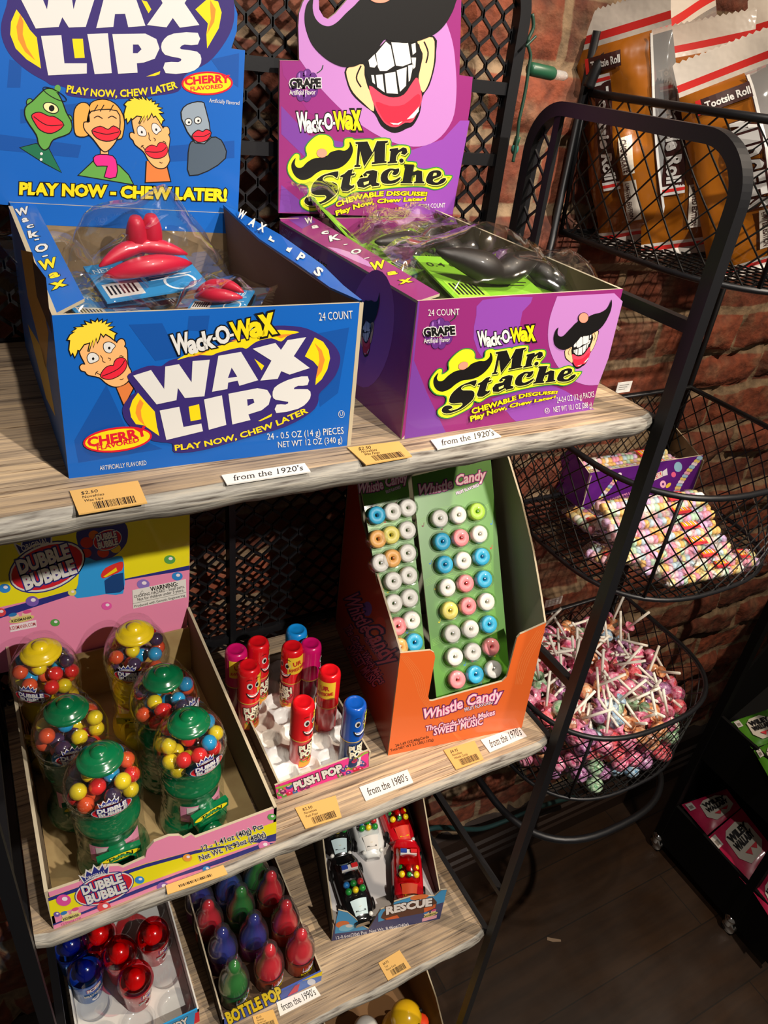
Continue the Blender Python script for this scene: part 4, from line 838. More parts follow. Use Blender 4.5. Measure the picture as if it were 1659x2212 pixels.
# printed picture of a gumball machine
CYAN = ink('2f9ade')
a.fill(sm([(650,120),(680,30),(760,-60),(880,-100),(1000,-60),(1080,20),(1090,120),(1060,200),(960,290),(820,320),(710,280)], 3), ink('3a3a86'), 3)
for x, y, r, c in ((740,165,55,'c8342c'),(735,255,45,'c8342c'),(880,250,50,'d8402e'),(985,215,45,'d8b82c'),(800,100,45,'d06a2c')): a.fill(ell(x, y, r, r*.85), ink(c), 4)
g = aff([(-1,0),(1,0),(0,-.5),(0,.5)], [(800,170),(1035,115),(905,55),(925,225)]); dubble(a, g, 5, .5, False)
a.fill([(700,290),(820,320),(1000,280),(1050,300),(1060,420),(1050,600),(900,605),(660,640),(640,590),(665,520)], CYAN, 4, 2); a.fill([(890,490),(960,440),(1050,420),(1060,560),(1020,590),(900,600)], ink('16407a'), 6)
a.fill([(860,440),(900,380),(1000,335),(1050,330),(1040,400),(960,440),(880,470)], ink('d8322c'), 7, 2); a.fill([(880,455),(990,375),(1000,405),(900,460)], YEL, 8)
for x, y, r, c in ((40,555,50,'2f86d0'),(275,665,56,'7a5bb0'),(1448,310,48,'58a04c'),(1512,452,46,'2f86d0'),(910,705,44,'e45aa8'),(470,848,40,'58a04c'),(5,760,46,'d8454c'),(1222,520,54,'8a72c0'),(615,590,36,'d8d060')): gum(a, x, y, r, c, 5)
a.fill([(1128,570),(1585,475),(1590,630),(1136,728)], ink('e4e1da'), 7); a.line([(1132,685),(1588,588)], 4, ink('8a8a80'), 8, 0)
a.text('WARNING:', [(1285,580),(1518,532)], 36, BLK, 9, .02); a.text('CHOKING HAZARD - Small parts.', [(1145,638),(1575,548)], 24, BLK, 9, .005); a.text('Not for children under 3 years.', [(1175,662),(1570,578)], 24, BLK, 9, .005); a.text('Produced with Genetic Engineering', [(1148,718),(1578,622)], 20, BLK, 9, .004)
a.line([(1195,600),(1212,572),(1230,594),(1195,600)], 3, BLK, 9, 0)
g = aff([(-1,0),(1,0),(0,-.5),(0,.5)], [(75,830),(290,785),(172,765),(190,850)]); kidsmark(a, g, 4); a.fill([(82,870),(308,825),(312,885),(88,930)], ink('f0e2e6'), 3); a.text('KIDSMANIA.COM', [(86,915),(305,872)], 30, ink('b8303c'), 4, .01)
mb.build('header_card', t)
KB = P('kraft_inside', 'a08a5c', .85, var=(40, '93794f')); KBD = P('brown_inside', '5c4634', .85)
xl, xr = -.128, .690
mb = MB(); wall_quad(mb, [(xl, YF2, Z2), (xl, YB2, Z2), (xl, YB2, -2.30), (xl, YF2, -2.475)], KRAFTD, KRAFT, .012, (1,0,0)); mb.build('side_panel', t)
rb = aty(405, 1312, YB2); mb = MB(); wall_quad(mb, [(xr, YF2, Z2), (xr, YF2, -2.475), (rb.x+.01, YB2, rb.z), (rb.x+.01, YB2, Z2)], KBD, KBD, .012, (-1,0,0)); mb.build('side_panel', t)  # right wall in a darker brown that paints in its shade
mb = MB(); mb.box((xl+.015, YF2+.01, Z2+.003), (.66, YB2-.015, Z2+.012), KB); mb.build('base', t)
mb = MB(); mb.box((xl+.015, YB2-.022, Z2+.012), (.655, YB2-.013, -2.42), KB); mb.build('back_panel', t)
# ---- the toy gumball machines
GLOBE = clear('clear_globe', 'ffffff', .05, .45, .03); GREENP = P('green_machine', '07663c', .22, coat=.5); YELP = P('yellow_machine', 'e8c81c', .22, coat=.5)
GUMC = [P('gumball_'+c, c, .22, coat=.5) for c in ('e2562e', 'd92a2a', 'e8d024', '1f95cc', '43304f', 'e2562e', '3a2c48')]
SHRINK = clear('shrink_film', 'ffffff', .03, .30, .08, bump=(60, 1.0))
def machine(pos, rz, body, label, seed, wrap=.1):
    rnd = random.Random(seed); H = .43; R = .133
    t = thing('toy_gumball_machine', label, 'gumball machine', (pos[0], pos[1], Z2+.012), 'toy gumball machines in the pink box', local=True, rz=rz)
    mb = MB(); mb.lathe([(0, 0), (.128, 0), (.132, .012), (.130, .035), (.112, .06), (.102, .10), (.098, .20), (.104, .235), (.112, .25), (.112, .268), (.098, .285), (.085, .31), (.078, .34), (0, .345)], body, 32); mb.build('base', t)
    mb = MB(); mb.box((-.05, -.128, .0), (.05, -.085, .115), body); mb.lathe([(.062, 0), (.062, .065)], body, 16, (0, -.085, .12), Matrix.Rotation(math.radians(90), 3, 'X'), a0=0, a1=math.pi)
    mb.lathe([(.045, 0), (.045, .03), (0, .034)], body, 16, (0, -.132, .055), Matrix.Rotation(math.radians(90), 3, 'X')); mb.build('chute', t)
    mb = MB(); mb.box((-.075, -.140, .155), (.075, -.118, .195), body); mb.add([(x, -.1412, z) for x, z in ell(0, .175, .070, .017)], [tuple(range(28))[::-1]], ink('e6d21e'))
    vs, fs = glyphs('TURN', .02); x1 = max(v[0] for v in vs); mb.add([(-.045+x/x1*.09, -.1418, .165+y*.03) for x, y in vs], fs, BLK)
    mb.box((-.03, -.125, .115), (.03, -.09, .19), body); mb.build('turn_knob', t)
    mb = MB(); mb.lathe([(R*math.cos(p), H+R*math.sin(p)) for p in [math.radians(-52+i*114/14) for i in range(15)]], GLOBE, 32); mb.build('globe', t)
    mb = MB(); mb.lathe([(.076, H+.106), (.078, H+.114), (.076, H+.120), (.066, H+.124), (.0655, H+.1242), (.060, H+.136), (.048, H+.142), (.0475, H+.1422), (.030, H+.145), (.0295, H+.1455), (.026, H+.155), (.014, H+.160), (0, H+.161)], body, 24); mb.build('lid', t)
    mb = MB()
    for k, (cx, cm) in enumerate(((-.62, 1), (.62, 1))):
        mb.lathe([(.1035, .105), (.1025, .195)], ink('e592b4'), 10, a0=-math.pi/2+cx-.35, a1=-math.pi/2+cx+.35)
    mb.lathe([(.1045, .15), (.104, .19)], ink('ddd8d4'), 6, a0=-math.pi/2-.62-.1, a1=-math.pi/2-.62+.33)
    mb.build('side_label', t)
    # badge wrapped on the globe
    mb = MB(); cz = H-.055
    class G(Art):
        def __init__(s, m): s.mb = m; s.z = lambda p: p; s.n = Vector((0,0,1))
        def map(s, p, l):
            q = s.z(p); th = q[0]*.50; ph = math.radians(-1)-q[1]*.44; r = R+.0015+.0004*l
            return Vector((r*math.cos(ph)*math.sin(th), -r*math.cos(ph)*math.cos(th), H+r*math.sin(ph)))
    dubble(G(mb), lambda p: p, 0, 1); mb.build('badge', t)
    balls = []
    tries = 0
    while len(balls) < 40 and tries < 4000:
        tries += 1; v = Vector((rnd.gauss(0,1), rnd.gauss(0,1), rnd.gauss(0,1))).normalized()*rnd.choice((.099, .099, .055, .02))
        if v.z > .055 or v.z < -.085: continue
        if all((v-b).length > .055 for b in balls): balls.append(v)
    cols = GUMC[:]
    for v in balls:
        mb = MB(); mb.ball(v+Vector((0, 0, H)), .0295, rnd.choice(cols), 14); mb.build('gumball', t)
    if wrap:
        mb = MB(); mb.lathe([(.138, .02), (.122, .10), (.120, .2), (.122, .26), (.130, H-.06), (R+.004, H), (.120, H+.07), (.088, H+.13), (.070, H+.165)], SHRINK, 28)
        mb.build('shrink_wrap', t)
    return t
ms = [((.115,1.835),.05,GREENP,'green gumball machine at the front left of the pink box',1), ((.430,1.875),.25,GREENP,'green gumball machine at the front right of the pink box',2), ((.045,2.099),.0,GREENP,'green gumball machine in the left column behind the front one',3),
      ((.398,2.128),.7,GREENP,'green gumball machine in the right column with its badge turned to the side',4), ((.354,2.420),-.4,YELP,'yellow gumball machine on the right at the back of the pink box',5), ((.0,2.440),-.5,YELP,'yellow gumball machine on the left at the back of the pink box',6)]
for p, rz, b, lb, sd in ms: machine(p, rz, b, lb, sd)
# ================================================================ push pop tray
class Cyl(Art):
    """artwork wrapped round an upright cylinder: x along the girth, y = height"""
    def __init__(s, mb, r, c=(0,0,0), th0=0): s.mb = mb; s.r = r; s.c = Vector(c); s.t0 = th0; s.z = lambda p: p
    def map(s, p, l):
        q = s.z(p); r = s.r(q[1]) if callable(s.r) else s.r; r += .0006+.0004*l; th = s.t0+q[0]/(s.r(q[1]) if callable(s.r) else s.r)
        return s.c+Vector((r*math.sin(th), -r*math.cos(th), q[1]))
    def fill(s, polys, m, l, smooth=0):
        # cut wide shapes into strips so they follow the curve
        if not isinstance(polys[0][0], (tuple, list, Vector)): polys = [polys]
        Art.fill(s, polys, m, l, smooth)
WPL = P('white_plastic', 'e6e4e0', .35, coat=.3)
t = thing('candy_tray', 'low magenta card tray with a white egg-crate insert behind the 1980s label', 'candy tray', (.98, 1.84, Z2))
FLp, FRp = atz(600, 1727, Z2), atz(797, 1656, Z2); ud = (FRp-FLp).normalized(); vd = Vector((-ud.y, ud.x, 0)); wd_ = (FRp-FLp).length; DP = .72
mb = MB(); a = Art(mb, FLp, vd); slab(a, [(594,1697),(796,1621),(797,1656),(600,1727)], ink('e0338a'), KRAFTD, .008)
bc = ['c01f3a', '3a3f8c', '7a1f5a', 'd84a5a', '2f5f9a', '5a8c3a']
rb_ = random.Random(4)
for i in range(34):
    u = rb_.random(); u = u*.34 if i < 17 else .66+u*.34; vv = rb_.uniform(.25, .95)
    p = bl([(594,1697),(796,1621),(797,1656),(600,1727)], u, vv)
    if i % 17 > 10: p = (p[0], p[1]+2)
    a.fill(ell(p[0], p[1], 6, 5), ink(rb_.choice(bc)), 1+i % 3); a.fill(ell(p[0]-1, p[1]-2, 2, 1.5), ink('f0a0b8'), 4)
a.line([(596,1702),(612,1698),(630,1692)], 4, ink('8cb03a'), 5); a.line([(770,1640),(785,1628),(795,1624)], 4, ink('8cb03a'), 5)
a.text('PUSH POP', [(636,1706),(742,1664)], 15, WHT, 7, .06, .1, outl=[(.12, BLK)]); a.text('CANDY', [(746,1664),(762,1658)], 5, YEL, 7, .02)
a.fill([(764,1640),(780,1633),(777,1652),(762,1658)], WHT, 6); a.text('60', [(767,1647),(776,1643)], 8, BLK, 7, .02)
mb.build('front_panel', t)
PL = lambda s_, d, h: FLp+ud*s_+vd*d+Vector((0, 0, h))
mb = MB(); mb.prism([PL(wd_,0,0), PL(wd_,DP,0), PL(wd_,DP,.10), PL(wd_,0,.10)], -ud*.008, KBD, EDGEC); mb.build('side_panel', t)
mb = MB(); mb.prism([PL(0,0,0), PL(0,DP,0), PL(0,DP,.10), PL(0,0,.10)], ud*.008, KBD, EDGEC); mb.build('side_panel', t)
mb = MB(); mb.prism([PL(0,DP,0), PL(wd_,DP,0), PL(wd_,DP,.10), PL(0,DP,.10)], -vd*.008, KRAFTD, EDGEC); mb.build('back_panel', t)
def crate(u, v):
    s_, d = u*(wd_-.03), v*(DP-.03); cu = (s_/.0985) % 1-.5; cv = (d/.0985) % 1-.5; r = math.hypot(cu, cv)*.0985
    e = min(1, max(0, (r-.036)/.012)); e = e*e*(3-2*e)
    k = .012*max(0, 1-abs(cu)*3)*max(0, 1-abs(abs(cv)-.5)*5)+.012*max(0, 1-abs(cv)*3)*max(0, 1-abs(abs(cu)-.5)*5)
    return PL(.015+s_, .015+d, .015+.045*e+k*e)
mb = MB(); mb.grid(crate, 64, 112, WPL); mb.build('insert', t)
RED_, MAGP, BLUP, LBL = P('pop_red', 'd3121c', .25, coat=.5), P('pop_magenta', 'c40f62', .25, coat=.5), P('pop_blue', '0d4fae', .25, coat=.5), P('pop_sky', '1487d6', .25, coat=.5)
BODY = {'r': P('pop_body_red', 'd9414a', .25, coat=.5), 'm': P('pop_body_dark', '7d1038', .25, coat=.5), 'b': P('pop_body_blue', '12407e', .25, coat=.5)}
def pop(px, py, cap, kind, rz, label, face=True, logo=True):
    p = atz(px, py, -2.295); t = thing('push_pop', label, 'candy tube', (p.x, p.y, -2.665), 'push pops in the tray', local=True, rz=rz)
    mb = MB(); mb.lathe([(0, 0), (.044, 0), (.047, .006), (.047, .165), (.046, .175)], BODY[kind], 24); a = Cyl(mb, .047)
    mb.lathe([(.0475, .012), (.0475, .05)], ink('e6a23a' if kind != 'b' else '14305e'), 20, a0=-2.4, a1=-.75)
    if kind != 'b': a.fill(ell(-.01, .055, .022, .014), ink('5c8a3a'), 4); a.fill(ell(.012, .045, .016, .012), ink('d84a3a'), 5)
    else: a.fill(ell(-.01, .05, .014, .012), ink('b02a4a'), 4); a.fill(ell(.014, .05, .012, .01), ink('5a3a8c'), 4)
    if logo:
        a.fill(ell(0, .112, .046, .046), ink('3c2418'), 3)
        class Y(Cyl): pass
        b = Cyl(mb, .047); b.z = lambda q: (q[0], -q[1]); b.text('PUSH', [(-.040, -.112), (.040, -.118)], .034, ink('f0ead0'), 6, .06, outl=[(.11, BLK)]); b.text('POP', [(-.034, -.074), (.032, -.078)], .034, ink('f0ead0'), 6, .06, outl=[(.11, BLK)]); b.text('CANDY', [(-.018, -.064), (.018, -.065)], .008, YEL, 6)
    else:
        mb.lathe([(.0478, .02), (.0478, .14)], ink('c9c2b0'), 6, a0=-1.9, a1=-1.4)
        for i in range(9): mb.lathe([(.0482, .03+.011*i), (.0482, .035+.011*i)], BLK, 6, a0=-1.85, a1=-1.45)
    mb.build('tube', t)
    mb = MB(); mb.lathe([(.046, .168), (.0505, .172), (.0505, .178), (.0495, .182), (.050, .335), (.047, .355), (.040, .364), (.034, .365), (.032, .3625), (.012, .3632), (0, .3632)], cap, 28)
    mb.lathe([(.0512, .173), (.0512, .178)], ink('d8b84a'), 24)
    b = Cyl(mb, .0503); b.z = lambda q: (q[0], -q[1])
    if face:
        for sx in (-1, 1): b.fill(ell(sx*.018, -.285, .012, .018), WHT, 2); b.fill(ell(sx*.016, -.283, .007, .011), BLK, 3); b.line([(sx*.030, -.318), (sx*.018, -.324), (sx*.008, -.320)], .003, BLK, 3)
        b.fill([(-.034,-.245),(-.015,-.232),(.015,-.232),(.034,-.245),(.022,-.216),(0,-.205),(-.022,-.216)], BLK, 2, 3); b.fill([(-.028,-.240),(0,-.230),(.028,-.240),(.018,-.224),(0,-.220),(-.018,-.224)], WHT, 3, 3)
    b.t0 = 1.25; mb.lathe([(.0508, .235), (.0513, .24), (.0513, .33), (.0508, .335)], ink('e8c232' if kind != 'b' else 'c8d43a'), 12, a0=1.25-math.pi/2-.9, a1=1.25-math.pi/2+.9); b.text('UR', [(-.02,-.285),(.02,-.29)], .025, ink('c02020'), 5, .03); b.text('AWESOME', [(-.038,-.25),(.038,-.262)], .018, ink('c02020'), 5, .03)
    mb.build('cap', t)
pop(510, 1400, MAGP, 'm', -1.3, 'magenta push pop at the back left of the tray by the pink box wall', False, False)
pop(558, 1383, RED_, 'r', .6, 'red push pop at the back of the tray with a big smile turned aside')
pop(632, 1393, RED_, 'r', -1.1, 'red push pop in the middle row with its yellow speech bubble showing', True, True)
pop(672, 1387, MAGP, 'm', 1.2, 'magenta push pop at the back beside the red ones', True, False)
pop(641, 1357, LBL, 'b', -.9, 'sky blue push pop at the very back of the tray', False, False)
pop(538, 1434, RED_, 'r', .1, 'smiling red push pop at the left edge of the tray')
pop(713, 1445, RED_, 'r', -2.0, 'red push pop with black date print beside the orange box', False, False)
pop(655, 1513, RED_, 'r', .35, 'smiling red push pop standing alone nearest the tray front')
pop(768, 1515, BLUP, 'b', .25, 'dark blue push pop at the front right corner of the tray')
# ================================================================ orange whistle candy box
ORNG = P('orange_print', 'e8692a', .42, coat=.25); DKO = P('shaded_orange_print', 'a8341a', .35, coat=.45); GREYC = P('grey_inside', '8f8c78', .8)  # DKO is the orange print darkened, shade put into the left wall's colour
t = thing('candy_display_box', 'tall orange open box of whistle candy cards at the right end of the second shelf', 'candy box', (1.62, 1.8, Z2))
FLw, FRw = atz(838, 1632, Z2), atz(1127, 1572, Z2); uw = (FRw-FLw).normalized(); vw = Vector((-uw.y, uw.x, 0)); ww = (FRw-FLw).length
LW = lambda s_, d, h: FLw+uw*s_+vw*d+Vector((0, 0, h))
mb = MB(); a = Art(mb, FLw, vw)
slab(a, [(838,1632),(865,1411),(930,1405),(938,1410),(940,1420),(925,1505),(928,1514),(935,1514),(1085,1472),(1095,1462),(1117,1378),(1124,1370),(1180,1345),(1127,1572)], ORNG, GREYC, .009)
a.zone(720, 980, .3075)
lo = ink('f08a4a')
for k in range(5): a.line([(470+k*12,1420),(560+k*16,1560),(640+k*10,1760),(900,2000+k*8)], 2.2, lo, 1); a.line([(1490-k*14,1240),(1380-k*16,1440),(1320-k*10,1620)], 2.2, lo, 1)
SH, PKW = ink('2a2258'), ink('f6d7e4')
def script(a, s1, b1, h1, l, h1b=None): a.text(s1, b1, h1, PKW, l, .022, .35, outl=[(.11, SH), (.065, ink('d8508c'))], h1=h1b)
script(a, 'Whistle Candy', [(640,1855),(760,1838),(960,1765),(1195,1720)], 62, 3, 70)
a.text('FRUIT FLAVORED', [(925,1810),(1125,1752)], 24, PKW, 3, .02, outl=[(.08, SH)])
script(a, 'The Candy Which Makes', [(655,1945),(900,1895),(1140,1830)], 32, 3, 36); script(a, 'SWEET MUSIC', [(705,1975),(880,1938),(1060,1895)], 44, 5, 44)
a.text('24-1.69 OZ(48g)Cards', [(438,2060),(672,1995)], 18, BLK, 2, .008); a.text('Total NET WT 2.5 LBS(1,152g)', [(403,2092),(705,2016)], 17, BLK, 2, .008)
mb.build('front_panel', t)
mb = MB(); lp = [(0,0),(.04,.60),(.408,.74),(.654,.85),(.766,.98),(.80,1.22),(.90,1.22),(.90,0)]
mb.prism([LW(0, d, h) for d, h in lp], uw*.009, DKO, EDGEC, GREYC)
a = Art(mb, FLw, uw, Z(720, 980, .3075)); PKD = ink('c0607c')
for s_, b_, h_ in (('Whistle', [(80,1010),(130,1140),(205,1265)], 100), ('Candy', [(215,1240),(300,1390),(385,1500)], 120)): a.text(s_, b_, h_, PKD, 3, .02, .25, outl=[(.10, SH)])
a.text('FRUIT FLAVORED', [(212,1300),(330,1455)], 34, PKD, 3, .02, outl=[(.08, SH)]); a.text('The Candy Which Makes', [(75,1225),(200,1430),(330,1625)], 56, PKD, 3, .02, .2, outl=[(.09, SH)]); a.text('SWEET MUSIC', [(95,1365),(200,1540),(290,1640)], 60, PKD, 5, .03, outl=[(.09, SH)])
for x, y, r, c in ((240,1090,32,'6a4a9a'),(330,1210,40,'b8402a'),(290,1290,30,'c05a2a')): a.fill(ell(x, y, r, r*1.6), ink(c), 1)
mb.build('side_panel', t)
mb = MB(); rp = [(0,0),(.043,.636),(.114,.72),(.255,.872),(.437,1.026),(.62,1.148),(.80,1.22),(.90,1.22),(.90,0)]
mb.prism([LW(ww, d, h) for d, h in rp], -uw*.009, ORNG, EDGEC, GREYC); mb.build('side_panel', t)
mb = MB(); mb.prism([LW(0,.90,0), LW(ww,.90,0), LW(ww,.90,1.22), LW(0,.90,1.22)], -vw*.009, ORNG, EDGEC, GREYC); mb.build('back_panel', t)
mb = MB(); mb.prism([LW(.01,.01,.004), LW(ww-.01,.01,.004), LW(ww-.01,.88,.004), LW(.01,.88,.004)], (0,0,.008), GREYC); mb.build('base', t)
LEAN = .64
GCARD = P('green_card', '447f1c', .4, coat=.3, var=(9, '528f24')); CAND = {'W': 'e9e6df', 'B': '35b2dc', 'P': 'ec8f95', 'Y': 'ecdf72', 'G': 'b2dc4e', 'O': 'f2b565'}
DOME = clear('blister', 'ffffff', .06, .5, .06)
cn = (uw*0 + vw*math.cos(LEAN) - Vector((0, 0, 1))*math.sin(LEAN)*-1).normalized()  # card plane leans back
co = LW(0, .075, .3)
def wcard(label, quad, cells, zone, title, tb):
    t = thing('whistle_candy_card', label, 'candy card', LW(.3, .2, .02), 'whistle candy cards'); mb = MB(); a = Art(mb, co, vw*math.cos(LEAN)-Vector((0,0,1))*math.sin(LEAN), zone)
    slab(a, quad, GCARD, KRAFTD, .008)
    rr = random.Random(len(cells)); q0, q1 = Vector(quad[0]), Vector(quad[2]); w_ = abs(quad[1][0]-quad[0][0])
    ln = ink('8cc05a')
    for j in range(3):
        for k in range(5):
            y0 = quad[0][1]+250+j*420+k*10; xl_ = quad[0][0]+(quad[3][0]-quad[0][0])*(y0+60-quad[0][1])/(quad[3][1]-quad[0][1])+15; a.line([(xl_, y0+60), (xl_+.35*w_, y0-40+k*6), (xl_+.6*w_, y0+20), (quad[1][0]-10+j*15, y0-60)], 1.6, ln, 1)
    for k in range(26):
        x = rr.uniform(quad[0][0]+20, quad[1][0]+60); y = rr.uniform(quad[0][1]+120, quad[3][1]-120); x += (y-quad[0][1])*.11
        if x > quad[1][0]+(y-quad[0][1])*.09-15 or x < quad[0][0]+(quad[3][0]-quad[0][0])*(y-quad[0][1])/(quad[3][1]-quad[0][1])+18: continue
        c = rr.choice(('c8242c', 'e0cf2a', '2f7ac0', '7a1f3a')); a.fill(ell(x, y, 7, 5, .5), ink(c), 2); a.fill([(x+5,y),(x+8,y),(x+12,y-26),(x+9,y-26)], ink(c), 2)
    script(a, title, tb, 66, 3); a.text('FRUIT FLAVORED', [(tb[0][0]+.55*(tb[-1][0]-tb[0][0]), tb[0][1]+5), (tb[-1][0]-55, tb[-1][1]+52)], 20, PKW, 3, .02, outl=[(.09, SH)])
    mb.build('card', t)
    n = a.n; xx = uw; R_ = Matrix((xx, n.cross(xx), n)).transposed()
    for x, y, c in cells:
        p = a.map((x, y), 1); cm = P('candy_'+c, CAND[c], .45, bump=(300, .3, .001))
        mb = MB(); mb.lathe([(.008, .004), (.037, .004), (.0372, .004), (.041, .010), (.041, .028), (.037, .0355), (.0365, .036), (.022, .0365), (.0125, .035), (.009, .031), (.008, .004)], cm, 20, p, R_); mb.build('whistle_sweet', t)
        mb = MB(); mb.lathe([(.052, .001), (.047, .004), (.046, .038), (.038, .048), (0, .050)], DOME, 20, p, R_); mb.build('blister', t)
zc = Z(720, 980, .3075); cells = []
rows = ['WWG', 'BPW', 'BWB', 'WPB', 'YPW', 'WWB', 'WWP', 'PBW']
for i, r in enumerate(rows):
    for j, c in enumerate(r):
        f = i/7; p0 = Vector((740,460)).lerp(Vector((1000,412)), j/2); p1 = Vector((862,1585)).lerp(Vector((1117,1513)), j/2); p = p0.lerp(p1, f)-Vector((9, 2)); cells.append((p.x, p.y, c))
wcard('right green card of whistle sweets in three columns, its lower corner in shade', [(552,160),(1105,30),(1240,1560),(730,1760)], cells, zc, 'Whistle Candy', [(605,285),(760,265),(900,215),(1080,175)])
def proj(p): c = RM @ Vector(p); return (PX+F*c.x/c.z, PY+F*c.y/c.z)
q_ = proj(LW(.03, .075+.05*math.tan(LEAN), .35)); BLC = ((q_[0]-720)/.3075, (q_[1]-980)/.3075)
cl = []
for x, y, c in ((300,438,'B'),(412,412,'W'),(518,385,'W'),(308,603,'O'),(400,575,'Y'),(514,542,'W'),(326,770,'W'),(410,738,'O'),(516,702,'W'),(416,897,'W'),(524,858,'W'),(420,1052,'W'),(530,1015,'W'),(448,1212,'P'),(544,1170,'W'),(460,1358,'O'),(562,1325,'B')): cl.append((x-9, y-2, c))
wcard('left green card of whistle sweets partly hidden by the box side', [(190,222),(520,150),(655,1490),BLC], cl, zc, 'Whistle Candy', [(180,275),(300,262),(400,225),(530,190)])
# ================================================================ third shelf
Z3 = -4.42
CLEARC = clear('clear_plastic', 'f4f6f8', .06, .5, .05)
WCARD = P('white_card', 'd9d7d2', .7)
def tint(name, c, rough=.12): return clear('tint_'+name, c, .05, .4, rough)
# ---- spray candy tray
HT = .14; zt = Z3+HT
A, B = atz(118, 2062, zt), atz(183, 2214, zt); C_, D_ = atz(357, 1962, zt), atz(438, 2163, zt)
xa = (A.x+B.x)/2; xb = (C_.x+D_.x)/2; yf = atz(438, 2165, zt).y-.02; yb = 2.74
t = thing('candy_tray', 'white card tray of spray candy cups at the left end of the third shelf', 'candy tray', ((xa+xb)/2, yf, Z3))
mb = MB(); a = Art(mb, (0, yf, 0), (0, -1, 0)); FB = ink('2490cc')
mb.box((xa, yf, Z3), (xb, yf+.008, zt), FB); a.text('SPRAY CANDY', [proj((xb-.34, yf, Z3+.035)), proj((xb-.05, yf, Z3+.035))], 13, WHT, 2, .05, .2, outl=[(.1, BLK)])
p = [proj((x, yf, z)) for x, z in ((xb-.03, Z3), (xb, Z3), (xb, zt-.03), (xb-.02, zt-.03))]; a.fill(p, RED, 1); mb.build('front_panel', t)
mb = MB(); mb.prism([(xa, yf, Z3), (xa, yb, Z3), (xa, yb, zt+.05), (xa, yf, zt)], (.008, 0, 0), FB, WCARD, WCARD); mb.build('side_panel', t)
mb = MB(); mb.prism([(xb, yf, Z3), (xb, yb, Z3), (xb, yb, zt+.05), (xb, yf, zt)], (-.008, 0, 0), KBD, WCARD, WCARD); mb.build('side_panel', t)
mb = MB(); mb.box((xa+.01, yf+.01, Z3+.002), (xb-.01, yb, Z3+.012), WCARD); mb.build('base', t)
mb = MB(); nx = 3; pw = (xb-xa-.02)/nx
for i in range(nx):
    for j in range(5):
        c = (xa+.01+pw*(i+.5), yf+.015+pw*(j+.5)); mb.lathe([(.088, Z3+.05), (.082, Z3+.048), (.076, Z3+.02), (.05, Z3+.014), (0, Z3+.014)], CLEARC, 24, (c[0], c[1], 0))
mb.build('insert', t)
RTN, BTN = tint('red', 'fb6272'), tint('blue', '8cc0f4'); REDL, BLUL = P('spray_red', 'c41526', .2, coat=.6), P('spray_blue', '1565b8', .2, coat=.6); NOZ = P('nozzle_blue', '0c1f7a', .2, coat=.5)
def spray(px, py, red, label, rz):
    p = atz(px, py, Z3+.27); t = thing('spray_candy_cup', label, 'candy cup', (p.x, p.y, Z3+.022), 'spray candy cups', local=True, rz=rz)
    mb = MB(); mb.lathe([(0, 0), (.060, 0), (.066, .008), (.080, .19), (.080, .20)], REDL if red else BLUL, 28); a = Cyl(mb, lambda h: .066+.074*(h-.008), th0=0); a.z = lambda q: (q[0], -q[1])
    a.fill([(-.045,-.175),(.045,-.178),(.04,-.13),(.01,-.125),(0,-.11),(-.01,-.125),(-.042,-.13)], ink('2a3fa0'), 2); a.text('ICEE', [(-.036,-.14),(.036,-.142)], .028, WHT, 4, .05, outl=[(.1, ink('c8202c'))])
    a.text('SPRAY CANDY', [(-.055,-.085),(.055,-.09)], .020, WHT, 4, .03, outl=[(.09, BLK)]); a.fill(ell(0, -.045, .02, .018), WHT, 3)
    mb.build('cup', t)
    mb = MB(); m = RTN if red else BTN
    mb.lathe([(.088, .195), (.092, .20), (.090, .215)]+[(.088*math.cos(q), .215+.098*math.sin(q)) for q in [math.radians(4+i*86/12) for i in range(13)]], m, 28); mb.build('dome_lid', t)
    mb = MB(); mb.lathe([(.05, .20), (.05, .225), (.036, .235), (.034, .262), (.022, .275), (0, .278)], P('nozzle_red', 'dc1a30', .2, coat=.5) if red else NOZ, 20); mb.build('spray_nozzle', t)
spray(183, 2090, False, 'blue spray candy cup at the front left of the white tray', .35)
spray(291, 2108, True, 'red spray candy cup nearest the front of the white tray', .7)
spray(256, 2052, True, 'red spray candy cup in the middle behind the front red one', .6)
spray(329, 2012, True, 'red spray candy cup at the right wall of the white tray', .7)
spray(150, 2035, False, 'blue spray candy cup half hidden below the shelf edge above', .4)
spray(212, 2012, True, 'red spray candy cup at the back, mostly hidden by the shelf above', .5)
# ---- bottle candy tray
FLb, FRb = Vector((.50, 1.80, Z3)), Vector((1.062, 1.79, Z3)); HB = .105
t = thing('candy_tray', 'dark card tray of baby bottle candy behind the 1990s label', 'candy tray', (.78, 1.8, Z3))
mb = MB(); a = Art(mb, FLb, (0, -1, 0)); PB = ink('3b55a8')
mb.box((FLb.x, 1.79, Z3), (FRb.x, 1.798, Z3+HB), PB); a.o = Vector((0, 1.79, Z3))
q = lambda x, h: proj((x, 1.79, Z3+h))
a.fill([q(.86,.0), q(1.062,.0), q(1.062,HB), q(.92,HB)], ink('5a7cc8'), 1); a.fill([q(.94,HB), q(1.062,HB), q(1.062,.055)], YEL, 2); a.fill([q(.86,.01), q(.90,.09), q(.93,.085), (q(.92,.01))], ink('c8384a'), 3); a.fill(ell(*q(1.0,.04), 9, 7), ink('d8dce8'), 3)
a.text('BOTTLE POP', [q(.53,.025), q(.84,.03)], 24, YEL, 3, .05, .15, outl=[(.11, BLK)]); mb.build('front_panel', t)
